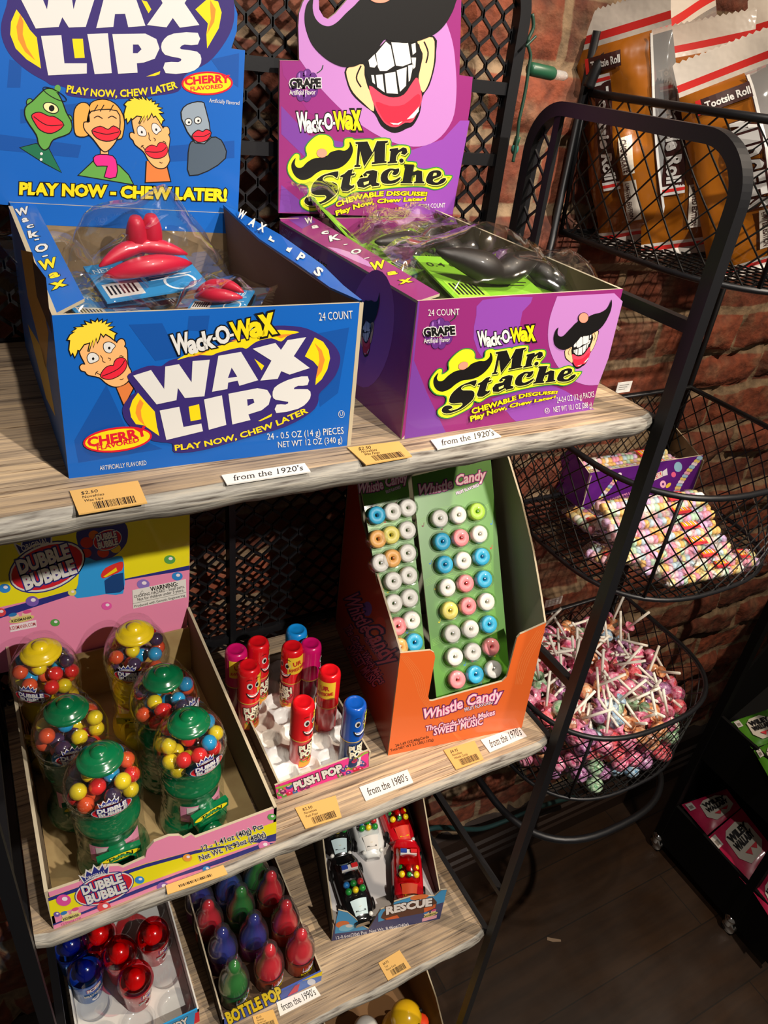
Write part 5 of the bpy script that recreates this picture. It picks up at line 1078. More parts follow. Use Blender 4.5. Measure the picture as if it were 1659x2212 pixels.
for x, dx in ((FLb.x, .008), (FRb.x, -.008)):
    mb = MB(); mb.prism([(x, 1.79, Z3), (x, 2.62, Z3), (x, 2.62, Z3+.30), (x, 2.1, Z3+.17), (x, 1.79, Z3+HB)] if dx > 0 else [(x, 1.79, Z3), (x, 2.62, Z3), (x, 2.62, Z3+.13), (x, 1.79, Z3+HB)], (dx, 0, 0), P('dark_card', '2e2822', .8), EDGEC, KBD); mb.build('side_panel', t)
mb = MB(); mb.box((FLb.x+.01, 1.80, Z3+.002), (FRb.x-.01, 2.62, Z3+.01), KBD); mb.build('base', t)
HAZE = clear('frosted_cap', 'f2eef2', .05, .45, .18, haze=.03)
CC = {'r': ('e8142e', 'd41024', 'c8401c'), 'b': ('1f2f9c', 'a01f8c', '8a1a7a'), 'g': ('1a8a2a', '18964e', '0f7a3a'), 's': ('1f4fb0', '1f62b8', '1a58a8')}
def bottle(px, py, k, label, rz=.5):
    p = atz(px, py, Z3+.375); c = CC[k]; t = thing('bottle_candy', label, 'candy bottle', (p.x, p.y, Z3+.012), 'bottle candies', local=True, rz=rz)
    mb = MB(); mb.lathe([(0, 0), (.072, 0), (.078, .01), (.078, .10), (.082, .12), (.082, .135)], P('bottle_'+k, c[2], .2, coat=.5), 24)
    a = Cyl(mb, .0785); a.z = lambda q_: (q_[0], -q_[1])
    a.fill([(-.05,-.10),(.045,-.105),(.05,-.06),(.02,-.045),(0,-.055),(-.02,-.045),(-.052,-.058)], ink('c8cde0'), 2); a.fill([(-.04,-.095),(.035,-.098),(.035,-.078),(-.04,-.076)], ink('d8304a'), 3)
    a.text('BOTTLE POP', [(-.06,-.022),(.06,-.026)], .022, YEL, 4, .05, outl=[(.11, BLK)]); a.line([(-.11,-.118),(0,-.113),(.11,-.118)], .004, ink('e0b040'), 3); mb.build('bottle', t)
    mb = MB(); mb.lathe([(.072, .125), (.07, .15), (.058, .20), (.042, .245), (.034, .275), (.034, .30), (.026, .325), (.012, .335), (0, .336)], P('nipple_'+k, c[0], .2, coat=.5), 24); mb.build('candy_tip', t)
    mb = MB(); mb.lathe([(.083, .12), (.084, .15), (.078, .20), (.062, .255), (.046, .285), (.044, .31), (.040, .34), (.028, .362), (.012, .372), (0, .374)], HAZE, 24); mb.build('clear_cap', t)
for px, py, k, lb in ((505,2075,'g','green bottle candy at the front left corner of the dark tray'), (583,2040,'r','red bottle candy in the middle of the front row'), (652,2006,'r','red bottle candy at the front right corner of the dark tray'),
    (480,2003,'b','blue and purple bottle candy at the left of the second row'), (549,1974,'b','blue and purple bottle candy in the middle of the second row'), (619,1943,'r','red bottle candy at the right of the second row'),
    (449,1943,'r','red bottle candy at the left of the third row'), (520,1914,'g','green bottle candy in the middle of the third row'), (586,1880,'r','red bottle candy at the right of the third row'),
    (428,1898,'b','purple bottle candy in the hidden back row on the left'), (494,1872,'s','plain blue bottle candy in the back row under the shelf edge'), (556,1848,'g','green bottle candy in the back row on the right')): bottle(px, py, k, lb)
# ---- toy car box
FLr, FRr = atz(716, 2033, Z3), atz(950, 1985, Z3); ur = (FRr-FLr).normalized(); vr = Vector((-ur.y, ur.x, 0)); wr = (FRr-FLr).length
LR = lambda s_, d, h: FLr+ur*s_+vr*d+Vector((0, 0, h))
t = thing('candy_display_box', 'blue and black box of toy rescue cars on the right of the third shelf', 'candy box', LR(wr/2, 0, 0))
mb = MB(); a = Art(mb, FLr, vr, Z(640, 1680, .2532)); NV = P('navy_print', '23306a', .42, coat=.25); SKY = ink('3f9ad0')
slab(a, [(300,1395),(360,1130),(440,1150),(500,1200),(560,1262),(618,1290),(720,1125),(820,1095),(835,1060),(900,1040),(1000,1010),(1100,1012),(1180,1010),(1235,960),(1285,955),(1225,1205)], NV, KBD, .008)
a.fill([(340,1220),(360,1132),(440,1152),(500,1202),(560,1264),(610,1292),(560,1300),(330,1330)], SKY, 1); a.fill([(700,1160),(722,1127),(822,1097),(836,1062),(1000,1012),(1180,1012),(1236,962),(1283,957),(1262,1060),(700,1230)], SKY, 1)
a.fill([(740,1150),(800,1090),(1170,1025),(1200,1060),(1190,1110),(1100,1150),(760,1215),(720,1195)], ink('5a3526'), 2); a.fill([(760,1200),(860,1170),(880,1195),(770,1212)], ink('d8622c'), 3); a.fill([(1090,1110),(1190,1075),(1185,1108),(1090,1150)], ink('d8622c'), 3)
a.text('RESCUE', [(765,1165),(960,1120),(1170,1085)], 58, ink('ece6e2'), 4, .06, .15, outl=[(.12, ink('3a2018'))]); a.fill(ell(1050,1018,80,22,-.15), ink('e0783c'), 3)
a.fill(ell(395,1250,58,30,-.15), ink('d8743a'), 3); a.fill(ell(430,1278,70,28,-.2), ink('7ac0e0'), 4); a.fill(ell(450,1262,30,14), WHT, 5)
g = aff([(-1,0),(1,0),(0,-.5),(0,.5)], [(1085,1180),(1205,1140),(1140,1140),(1150,1185)]); kidsmark(a, g, 3); a.fill([(1075,1200),(1200,1168),(1196,1195),(1072,1228)], ink('e8a8b8'), 3)
a.text('12-0.6oz(20g) Pcs  Net Wt. 8.46oz(240g)', [(340,1378),(960,1260)], 26, ink('e0e0ea'), 4, .015); mb.build('front_panel', t)
sp_ = [(0,0),(.006,.155),(.30,.30),(.62,.50),(.85,.50),(.85,0)]
BKC = P('black_card', '241e1c', .6); RBC = P('red_brown_card', '4a2a26', .7)
mb = MB(); mb.prism([LR(0, d, h) for d, h in sp_], ur*.008, BKC, EDGEC, RBC); mb.build('side_panel', t)
mb = MB(); mb.prism([LR(wr, d, h) for d, h in sp_], -ur*.008, BKC, EDGEC, RBC); mb.build('side_panel', t)
mb = MB(); mb.prism([LR(.01, .02, .105), LR(wr-.01, .02, .105), LR(wr-.01, .84, .105), LR(.01, .84, .105)], (0, 0, .008), P('grey_insert', 'b9b7b8', .7)); mb.build('insert', t)
def car(s_, d, yaw, label, body, hood, police, zoff=0):
    p = LR(s_, d, .116+zoff); t = thing('toy_candy_car', label, 'toy car', p, 'toy cars in the rescue box', local=True, rz=math.atan2(ur.y, ur.x)+yaw)
    L, Wd = .42, .19
    def shell(y):  # half width and height of the body at y in 0..1 from the nose
        w = Wd/2*(1-.55*max(0, .18-y)/.18-.25*max(0, y-.9)/.1); return w
    mb = MB(); n = 20; rings = []
    for i in range(n+1):
        y = i/n; w = max(.02, shell(y)); h = .065+.02*math.sin(math.pi*min(1, y*1.1))-.03*max(0, .12-y)/.12
        rings.append([(w*math.copysign(abs(math.cos(q))**.6, math.cos(q)), -L/2+L*y, h*max(0, math.copysign(abs(math.sin(q))**.5, math.sin(q)))) for q in [math.pi*k/12 for k in range(13)]])
    mb.add([p_ for r in rings for p_ in r], [(i*13+k, i*13+k+1, (i+1)*13+k+1, (i+1)*13+k) for i in range(n) for k in range(12)]+[tuple(range(13)), tuple(range(n*13, n*13+13))[::-1]], body, True); mb.build('body', t)
    mb = MB(); mb.grid(lambda u, v: ((u-.5)*.10*(.75+.25*v), -L/2+.03+.08*v, .062+.028*v+.012*math.sin(math.pi*u)), 8, 6, hood)
    vs, fs = glyphs('POLICE' if police else 'FIRE', .03); x1 = max(v[0] for v in vs); mb.add([(-.03+x/x1*.06, -L/2+.045+y*.012, .0795) for x, y in vs], fs, BLK if police else YEL); mb.lathe([(.012, .088), (0, .088)], ink('c8a23a' if police else 'e8762c'), 12, (0, -L/2+.08, 0)); mb.build('hood_plate', t)
    mb = MB(); mb.grid(lambda u, v: ((u-.5)*.145*(1-.12*abs(v-.5)), -L/2+.12+.24*v, .075+.062*math.sin(math.pi*v)**.6*max(.0, math.sin(math.pi*u))**.45), 12, 12, tint('red_cab', 'e8606a') if body.name.startswith('car_red') else CLEARC); mb.build('cab', t)
    cc = ['1f8a34', 'e8cc1c', '1f8a34', '2a7fc8', '1f8a34', 'c82a30', 'e8cc1c'] if police else ['e8cc1c', '1f8a34', 'e8cc1c', '1f8a34', 'c02a30']
    rnd = random.Random(len(label))
    for k in range(6):
        mb = MB(); mb.ball((-.043+.043*(k % 3), -L/2+.165+.042*(k//3), .100), .021, P('sweet_'+cc[k % len(cc)], cc[k % len(cc)], .3, coat=.5), 12); mb.build('sweet_ball', t)
    mb = MB(); mb.box((-.05, -L/2+.275, .118), (.05, -L/2+.305, .138), WHT)
    mb.box((-.05, -L/2+.28, .138), (-.012, -L/2+.302, .150), ink('23409a')); mb.box((.012, -L/2+.28, .138), (.05, -L/2+.302, .150), ink('d8282c')); mb.build('light_bar', t)
    mb = MB()
    for sx in (-1, 1): mb.ball((sx*.055, -L/2+.03, .052), .014, P('headlight', 'e8e8e2', .15, coat=.8), 10)
    mb.build('headlights', t)
    for sx in (-1, 1):
        for y in (.24, .78): mb = MB(); mb.lathe([(0, -.012), (.034, -.012), (.036, 0), (.034, .012), (0, .012)], BLK, 16, (sx*.088, -L/2+L*y, .022), Matrix.Rotation(math.pi/2, 3, 'Y')); mb.build('wheel', t)
CBK, CWH, CRD = P('car_black', '0f1011', .12, coat=.8), P('car_white', 'd8dcdc', .15, coat=.7), P('car_red', 'c2101e', .15, coat=.7)
LB = ink('c4dbe0')
car(.155, .20, .10, 'black police toy car with a pale hood at the front left of the rescue box', CBK, LB, True)
car(.505, .22, -.22, 'red toy car tilted at the front right of the rescue box', CRD, ink('e0542c'), False, .02)
car(.33, .585, .0, 'white police toy car in the second row of the rescue box', CWH, WHT, True)
car(.54, .615, .06, 'red toy car at the back right of the rescue box', CRD, ink('d8402c'), False)
car(.13, .60, .0, 'black police toy car at the back left below the shelf edge', CBK, LB, True)
# ---- bottom shelf: box with two duck toys
Z4 = -6.14; pd = atz(880, 2185, -5.72); pw_ = atz(792, 2215, -5.80)
t = thing('candy_display_box', 'brown card box with duck toys on the bottom shelf', 'candy box', (pd.x-.05, pd.y+.1, Z4))
mb = MB(); x0, x1, y0, y1 = pw_.x-.30, pd.x+.24, pd.y-.26, pd.y+.34; KR2 = P('box_brown', '7a5a38', .8)
mb.prism([(x1, y0, Z4), (x1, y1, Z4), (x1, y1, Z4+.62), (x1, y0+.25, Z4+.42), (x1, y0, Z4+.16)], (-.01, 0, 0), KR2, EDGEC, KR2); mb.build('side_panel', t)
mb = MB(); mb.prism([(x0, y0, Z4), (x0, y1, Z4), (x0, y1, Z4+.62), (x0, y0, Z4+.16)], (.01, 0, 0), KR2, EDGEC, KR2); mb.build('side_panel', t)
mb = MB(); mb.box((x0, y1-.01, Z4), (x1, y1, Z4+.62), KR2); mb.build('back_panel', t)
mb = MB(); mb.box((x0, y0, Z4), (x1, y0+.01, Z4+.16), KR2); mb.build('front_panel', t)
mb = MB(); mb.box((x0, y0, Z4+.002), (x1, y1, Z4+.012), KR2); mb.build('base', t)
def duck(p, m, bill, label, rz):
    zb = Z4+.014; h = p.z-zb; t = thing('toy_duck', label, 'toy duck', (p.x, p.y, zb), 'duck toys on the bottom shelf', local=True, rz=rz); s_ = h/.36
    mb = MB(); mb.lathe([(0, 0), (.10*s_, .0), (.135*s_, .04*s_), (.14*s_, .10*s_), (.11*s_, .17*s_), (.075*s_, .205*s_), (.078*s_, .23*s_), (.098*s_, .27*s_), (.098*s_, .31*s_), (.07*s_, .355*s_), (.03*s_, .375*s_), (0, .38*s_)], m, 28); mb.build('body', t)
    mb = MB(); mb.ball((0, -.10*s_, .27*s_), .05*s_, bill, 14, (1.1, 1, .38)); mb.build('bill', t)
    for sx in (-1, 1): mb = MB(); mb.ball((sx*.045*s_, -.082*s_, .315*s_), .016*s_, BLK, 10); mb.build('eye', t)
    for sx in (-1, 1): mb = MB(); mb.ball((sx*.125*s_, .02*s_, .12*s_), .06*s_, m, 14, (.35, 1.1, .7)); mb.build('wing', t)
duck(pd, P('duck_yellow', 'e8b818', .2, coat=.6), P('duck_bill', 'd8401c', .3), 'glossy yellow duck toy with a red bill in the brown box', .9)
duck(pw_, P('duck_white', 'd8d6d0', .25, coat=.5), P('duck_bill', 'd8401c', .3), 'white duck toy beside the yellow one in the brown box', .6)
# ================================================================ wire basket tower by the brick wall
CX, RX, YBK, YMID, RY = 3.40, .72, 3.04, 2.50, .645
def dpath(k=1.0, n=28):
    q = [(CX-RX*k, YBK-.01), (CX-RX*k, (YBK+YMID)/2)]
    for i in range(n+1):
        t = math.pi-math.pi*i/n; c, s = math.cos(t), math.sin(t)
        q.append((CX+RX*k*math.copysign(abs(c)**.75, c), YMID-RY*k*abs(s)**.75))
    return q+[(CX+RX*k, (YBK+YMID)/2), (CX+RX*k, YBK-.01)]
tower = thing('wire_basket_tower', 'black three tier tower of D-shaped wire baskets against the brick wall', 'basket stand', (CX, 2.6, -4.5))
WIRE = P('wire_black', '131313', .45, .3)
def resample(q, closed):
    q = [Vector(p) for p in q]; q2 = q+[q[0]] if closed else q; L = [0]
    for i in range(1, len(q2)): L.append(L[-1]+(q2[i]-q2[i-1]).length)
    def at(d):
        d = d % L[-1] if closed else min(max(d, 0), L[-1]); i = 1
        while i < len(L)-1 and L[i] < d: i += 1
        f = (d-L[i-1])/max(1e-9, L[i]-L[i-1]); return q2[i-1]*(1-f)+q2[i]*f
    return at, L[-1]
def basket(zt, zb):
    kb = .965; top, bot = dpath(), dpath(kb)
    mb = MB(); mb.tube([(x, y, zt) for x, y in top], .017, METAL, 8, closed=True); mb.tube([(x, y, zb) for x, y in bot], .014, METAL, 8, closed=True)
    for i in (0, 10, 22, len(top)-1): mb.tube([(top[i][0], top[i][1], zt), (bot[i][0], bot[i][1], zb)], .010, METAL, 6)
    bk = mb.build('basket', tower)
    f, L = resample(top, True); g, L2 = resample(bot, True); mb = MB(); H = zt-zb; n = int(L/.128); sh = H*.92/L
    for i in range(n):
        for sg in (1, -1):
            pts = []
            for j in range(9):
                v = j/8; u = i/n+sg*sh*v; a, b = f(u*L), g(u*L2); p = a*(1-v)+b*v; pts.append((p.x, p.y, zt-H*v))
            mb.tube(pts, .0042, WIRE, 4, smooth=False)
    mb.build('wire_mesh', bk)
    mb = MB(); x = CX-RX*kb+.04
    def yfront(x): c = max(-1, min(1, (x-CX)/(RX*kb))); s = (1-abs(c)**(2/.75/1))if 0 else (1-abs(c)**(1/.75*2))**.5; return YMID-RY*kb*max(0, s)**.75
    while x < CX+RX*kb: mb.tube([(x, yfront(x)+.01, zb+.004), (x, YBK-.01, zb+.004)], .0045, WIRE, 4, smooth=False); x += .06
    y = YMID-RY*kb+.05
    while y < YBK:
        w = RX*kb if y > YMID else RX*kb*max(0, 1-((YMID-y)/(RY*kb))**(2/.75))**(.75/2)
        mb.tube([(CX-w+.01, y, zb-.003), (CX+w-.01, y, zb-.003)], .0045, WIRE, 4, smooth=False); y += .045
    mb.build('base_mesh', bk)
BZ = [(-.08, -.70), (-1.70, -2.36), (-3.44, -4.06)]
for a_, b_ in BZ: basket(a_, b_)
for x, zt_ in ((CX-RX-.01, .16), (CX+RX+.01, .3)):
    mb = MB(); mb.tube([(x, YBK+.005, zt_), (x, YBK+.005, -4.47)], .018, METAL, 8); mb.build('post', tower)
mb = MB(); x = CX-RX-.01; mb.tube(sm([(x-.02, YBK-.04, -.06), (x+.0, YBK-.05, .02), (x+.045, YBK-.05, .075), (x+.10, YBK-.04, .07), (x+.11, YBK-.02, .0), (x+.06, YBK-.01, -.03)], 5, False), .026, METAL, 8); mb.build('hook', tower)
mb = MB(); mb.tube([(x, y, -4.47) for x, y in dpath(1.0)], .026, METAL, 10, closed=True); mb.build('base_ring', tower)
def card_tag(px, py, w, h, y, label):
    p = aty(px, py, y); mb = MB(); mb.box((p.x-w/2, y-.004, p.z-h/2), (p.x+w/2, y, p.z+h/2), PAPER)
    for i in range(3): mb.box((p.x-w*.35, y-.005, p.z+h*(.2-.2*i)), (p.x+w*(.3-.1*i), y-.004, p.z+h*(.26-.2*i)), ink('8a8680'))
    solo(mb, 'price_card', label, 'price card', p)
card_tag(1347, 836, .12, .07, 2.99, 'small white price card at the back of the middle basket beside the shelf')
card_tag(1195, 1300, .16, .07, 2.99, 'white price card clipped to the back of the lowest wire basket')
# ---- bags of candy in the top basket
BRN = P('bag_brown', '965610', .25, coat=.6, bump=(14, .5, .01)); BWIN = clear('bag_window', 'e8d8cc', .10, .6, .07, bump=(20, .8), haze=.25)
SEAL = P('bag_seal', 'd9d0c6', .3, coat=.5, bump=(30, .4, .004)); BRED = ink('cf2a26'); DKL = ink('3a1c1a')
class Bag(Art):
    def __init__(s, mb, f): s.mb = mb; s.f = f; s.z = lambda p: p
    def map(s, p, l): q = s.z(p); a = s.f(q[0], q[1]); return a+s.f.n*(.010+.0012*l)
    def rect(s, u0, u1, v0, v1, m, l, k=8): s.mb.add([s.map((u0+(u1-u0)*i/k, v0+(v1-v0)*j/k), l) for j in range(k+1) for i in range(k+1)], [(j*(k+1)+i, j*(k+1)+i+1, (j+1)*(k+1)+i+1, (j+1)*(k+1)+i) for j in range(k) for i in range(k)], m)
def bag(B, T, ang, w, th, label, side, sd, win=.62):
    B, T = Vector(B), Vector(T); up = T-B; H = up.length; up.normalize(); x = Vector((math.cos(ang), math.sin(ang), 0)); x = (x-up*x.dot(up)).normalized(); n = up.cross(x)*-1
    if n.dot(-B) < 0: n = -n
    t = thing('candy_bag', label, 'candy bag', B, 'bags of chocolate rolls in the top basket')
    def mk(k):
        def f(u, v):
            e = max(0, math.sin(math.pi*min(1, max(0, u))))**.55*max(0, math.sin(math.pi*min(1, max(0, (v-.05)/.82))))**.5; nz = noise.noise(Vector((u*3, v*5, sd)))
            return B+x*((u-.5)*w*(1+.05*nz-.08*e))+up*(v*H)+n*(k*th*.5*e*(1+.45*nz)+.03*noise.noise(Vector((v*4, u*2, sd+7)))+.05*w*math.sin(v*9+sd)*max(0, v-.85)/.15)
        f.n = n; return f
    F_ = mk(1); mb = MB(); bands = [(0, .035, SEAL), (.035, .055, BRED), (.055, .07, SEAL), (.07, .87, BRN), (.87, .89, SEAL), (.89, .92, BRED), (.92, 1.0, SEAL)]
    for v0, v1, m in bands:
        nv = max(1, int((v1-v0)*26)); 
        if m is BRN:
            mb.grid(lambda u, v: F_(u*win, v0+(v1-v0)*v), 12, nv, BRN); mb.grid(lambda u, v: F_(win+(1-win)*u, v0+(v1-v0)*v), 8, nv, BWIN)
        else: mb.grid(lambda u, v: F_(u, v0+(v1-v0)*v), 20, nv, m)
    Bk = mk(-1); mb.grid(lambda u, v: Bk(u, .07+.78*v), 12, 20, BRN); mb.build('pouch', t)
    mb = MB(); mb.grid(lambda u, v: F_(u, 1+.012*v*(1 if int(u*40+.5) % 2 else .2)), 40, 1, SEAL, False); mb.build('crimped_top', t)
    mb = MB(); a = Bag(mb, F_)
    a.rect(win-.012, win+.012, .08, .86, DKL, 0, 16); a.rect(win-.004, win+.02, .08, .86, WHT, 1, 16)
    if side:
        a.rect(.16, .36, .30, .74, DKL, 1); a.rect(.16, .36, .72, .76, WHT, 2); a.rect(.16, .36, .734, .748, BRED, 3); a.rect(.16, .36, .28, .32, WHT, 2); a.rect(.16, .36, .293, .307, BRED, 3)
        a.z = lambda p: (.20+p[1], .71-p[0]); a.text('Tootsie Roll', [(0, 0), (.38, 0)], -.12, WHT, 4, .04); a.z = lambda p: p
        a.rect(.42, .56, .34, .50, ink('cfc6b8'), 1); a.z = lambda p: (.44+p[1], .49-p[0]); a.text('CHOCOLATE', [(0, 0), (.14, 0)], -.06, DKL, 3, .02); a.z = lambda p: p
    a.rect(.40, .56, .12, .31, ink('cfc6b8'), 1); a.z = lambda p: (.43+p[1], .30-p[0]); a.text('LIMITED EDITION', [(0, 0), (.17, 0)], -.045, DKL, 3, .02); a.z = lambda p: p
    a.rect(.10, .50, .775, .835, DKL, 1); a.rect(.10, .14, .775, .835, BRED, 2); a.z = lambda p: (p[0], p[1]); a.text('Tootsie Roll', [(.16, .79), (.49, .79)], -.028, WHT, 3, .03)
    if not side:
        for i, ch in enumerate('MIDGEES'): a.z = lambda p: (.30+p[1], .70-p[0]); a.text(ch, [(.055*i, 0), (.055*i+.045, 0)], -.16, WHT, 3, .06, outl=[(.12, DKL)])
        a.z = lambda p: p; a.fill(ell(.81, .76, .13, .07), DKL, 2); a.fill(ell(.81, .76, .095, .052), YEL, 3); a.line([(.75,.73),(.87,.79)], .010, DKL, 4, 0)
    mb.build('print', t); return t
bag((3.02, 2.78, -.69), aty(1338, 8, 2.99), -.9, .42, .26, 'brown candy bag leaning at the left end of the top basket', True, 2.0, .8)
bag((3.16, 2.55, -.69), aty(1505, 45, 2.86), -.75, .50, .26, 'brown candy bag in the middle of the top basket behind two others', True, 9.0, .7)
bag((3.36, 2.26, -.69), aty(1600, 86, 2.56), -.68, .54, .28, 'brown candy bag with a clear window and a yellow round badge on the right', False, 14.0, .5)
bag((3.62, 2.95, -.69), aty(1460, -20, 3.0), -.1, .44, .10, 'candy bag standing close to the wall at the back of the top basket', False, 21.0, .6)
bag((3.98, 2.72, -.69), aty(1720, -30, 2.72), -.3, .42, .2, 'candy bag cut off by the picture edge at the far right of the top basket', False, 27.0, .7)
# ---- candy necklaces in the middle basket
zb = -2.352; BLn, BRn = atz(1254, 1104, zb), atz(1494, 1068, zb); un = (BRn-BLn).normalized(); vn = Vector((-un.y, un.x, 0)); wn = (BRn-BLn).length
LN = lambda s_, d, h: BLn+un*s_+vn*d+Vector((0, 0, h)); DN = .34
t = thing('candy_display_box', 'purple box with bead strings printed on it in the middle wire basket', 'candy box', LN(wn/2, 0, 0)); VP = P('violet_box', '5a1a78', .42, coat=.25)
mb = MB(); a = Art(mb, BLn, vn, Z(1059, 780, .36166)); slab(a, [(600,667),(1272,562),(1202,792),(543,893)], VP, KRAFT, .008)
bd = ['e8c86a', '9fc6e0', 'f0a8c0', 'e8c86a', '9fc6e0', 'f0dce4']
for i in range(12):
    f_ = i/11; a.fill(ell(620+150*f_, 870-190*f_, 17, 12, -.7), ink(bd[i % 6]), 1); a.fill(ell(1115+135*f_**1.3, 775-195*f_, 19, 13, -.3), ink(bd[(i+2) % 6]), 1)
a.fill(ell(1122,632,24,30), ink('8fb8d0'), 1); a.fill(ell(1095,678,14,16), ink('e8608c'), 1); a.fill(ell(1032,735,18,22), ink('f0b0c8'), 1); a.fill(ell(1032,735,6,8), VP, 2); a.fill(ell(1064,742,10,20,.8), ink('e8c040'), 1)
a.fill([(950,690),(1025,655),(1030,690),(955,725)], ink('d8cfc0'), 1); a.fill([(956,692),(1018,663),(1022,686),(960,716)], RED, 2); a.text('SMARTIES', [(960,712),(1020,684)], 16, WHT, 3, .05); a.fill([(1028,660),(1055,640),(1060,680),(1032,688)], ink('d8cfd8'), 1)
a.text('CANDY NECKLACE', [(720,850),(860,800)], 26, ink('e890b8'), 2, .05); mb.build('front_panel', t)
for s_, dx, n1 in ((0, un*.008, 'l'), (wn, -un*.008, 'r')):
    mb = MB(); mb.prism([LN(s_,0,0), LN(s_,DN,0), LN(s_,DN,.36), LN(s_,0,.26)], dx, VP, EDGEC, KRAFT); mb.build('side_panel', t)
mb = MB(); mb.prism([LN(0,DN,0), LN(wn,DN,0), LN(wn,DN,.36), LN(0,DN,.36)], -vn*.008, VP, EDGEC, KRAFT); mb.build('back_panel', t)
mb = MB(); mb.prism([LN(0,0,.003), LN(wn,0,.003), LN(wn,DN,.003), LN(0,DN,.003)], (0,0,.006), KRAFT); mb.build('base', t)
BEAD = [P('bead_'+c, c, .5) for c in ('f4c6d2', 'f2e2a0', 'c2dcea', 'f0ece2', 'ee9fb8', 'd8b8e0', 'f0c070', 'bfe0c4')]
CELL = clear('thin_wrap', 'ffffff', .07, .5, .06, bump=(70, 1.0))
def necklace(a, b, label, sd, rows=3):
    a, b = Vector(a), Vector(b); d = (b-a); L = d.length; d.normalize(); s_ = Vector((0,0,1)).cross(d).normalized(); up = d.cross(s_); rnd = random.Random(sd)
    t = thing('candy_necklace_pack', label, 'candy pack', a+d*L*.5, 'candy necklace packs in the middle basket'); mb = MB(); w = .055
    for r in range(rows):
        x = .05
        while x < L-.05:
            k = .026; p = a+d*x+s_*((r-(rows-1)/2)*.045)+up*(.03+.006*rnd.random()+.014*(r % 2)); x += .030
            m = rnd.choice(BEAD); e = d+s_*rnd.uniform(-.3, .3); mb.tube([p-e*.010, p+e*.010], k, m, 8)
    mb.build('bead_strand', t)
    mb = MB()
    def f(u, v):
        e = max(0, math.sin(math.pi*min(1, max(0, (u-.02)/.96))))**.2; th = 2*math.pi*v; nz = 1+.18*noise.noise(Vector((u*9, math.cos(th)*2, sd)))
        return a+d*(L*(-.03+1.06*u))+s_*(.088*math.cos(th)*(.75+.25*e)*nz)+up*(.034+.045*math.sin(th)*e*nz)
    mb.grid(f, 20, 10, CELL); mb.build('wrapper', t)
    mb = MB(); q = lambda x, y: a+d*(L*x)+s_*y+up*(.034+.048*math.sqrt(max(0, 1-(y/.09)**2)))
    mb.grid(lambda u, v: q(.60+.15*u, -.05+.08*v), 6, 4, ink('c8303c')); mb.grid(lambda u, v: q(.61+.13*u, -.035+.05*v)+up*.002, 6, 3, ink('ee6a3c'))
    for i in range(6): mb.grid(lambda u, v: q(.615+.02*i+.011*u, -.03+.04*v)+up*.004, 1, 2, WHT if i % 2 else YEL)
    mb.build('label', t)
NK = [((1283,1114),(1521,1084),-2.10,'topmost necklace pack against the purple box front'), ((1289,1146),(1534,1111),-2.15,'second necklace pack down from the purple box'), ((1308,1178),(1552,1143),-2.21,'third necklace pack down from the purple box'), ((1316,1212),(1570,1177),-2.26,'fourth necklace pack down with a bright red label'),
      ((1366,1236),(1582,1203),-2.30,'fifth necklace pack near the basket front'), ((1418,1262),(1600,1224),-2.335,'lowest necklace pack on the basket floor at the front'), ((1500,1225),(1634,1212),-2.345,'necklace pack sticking out to the right under the heap'), ((1228,1108),(1300,1160),-2.30,'necklace pack lying askew at the left of the purple box'), ((1262,1190),(1330,1225),-2.33,'necklace pack half hidden behind the rack post at the left')]
for i, (p, q_, z, lb) in enumerate(NK): necklace(atz(*p, z), atz(*q_, z), lb, i+1)
for i in range(2): necklace(LN(.06, .08+.13*i, .16), LN(wn-.06, .10+.13*i, .17), ('front', 'back')[i]+' necklace pack still inside the purple box', 20+i)
# ---- lollipops in the lowest basket
STK = P('paper_stick', 'e2dccf', .6)
LC = [('pink', 'd8487a', 'efb0c4', 30), ('red', 'cc2c3c', 'e88a92', 18), ('purple', '8a3f78', 'c79ac0', 14), ('green', '5f9a6a', 'c9dcc0', 12), ('blue', '5b8fb4', 'cfdfe8', 10), ('orange', 'd8742c', 'eec29a', 12), ('brown', '7a3a24', 'c59a80', 4)]
proto = {}
for nm, c1, c2, _ in LC:
    m = P('wrap_'+nm, c1, .25, coat=.6, bump=(120, .6, .004), var=(150, c2))
    t = thing('lollipop', 'x', 'lollipop', (0,0,0), local=True)
    mb = MB(); mb.ball((0,0,0), .058, m, 12, (1, 1, .95)); mb.lathe([(.050, .027), (.024, .048), (.010, .060), (.014, .072), (.034, .090), (.042, .104)], m, 12); mb.build('wrapped_head', t)
    mb = MB(); mb.tube([(0,0,.04), (0,0,.325)], .0098, STK, 8); mb.build('stick', t); proto[nm] = t
rnd = random.Random(11); spots_ = []
def inside(x, y, k):
    if y > YBK-.05*1 or abs(x-CX) > RX*k: return False
    return y > YMID or (abs((x-CX)/(RX*k))**2.67+((YMID-y)/(RY*k))**2.67) < 1
def surf(x, y): return -3.60+.10*(CX-x)/RX+.10*(y-2.4)+.05*noise.noise(Vector((x*5, y*5, 1)))
tr = 0
while len(spots_) < 296 and tr < 60000:
    tr += 1; x, y = rnd.uniform(CX-RX, CX+RX), rnd.uniform(YMID-RY, YBK); zs = surf(x, y)
    z = zs-rnd.choice((0, 0, .03, .09)) if rnd.random() < .58 else rnd.uniform(-4.0, zs)
    if not inside(x, y, .90): continue
    if z < zs-.10 and (inside(x, y, .72) or y > 2.85): continue
    if all((x-a)**2+(y-b)**2+(z-c)**2 > .100**2 for a, b, c in spots_): spots_.append((x, y, z))
names = [n for n, _, _, w in LC for _ in range(w)]
used = {}
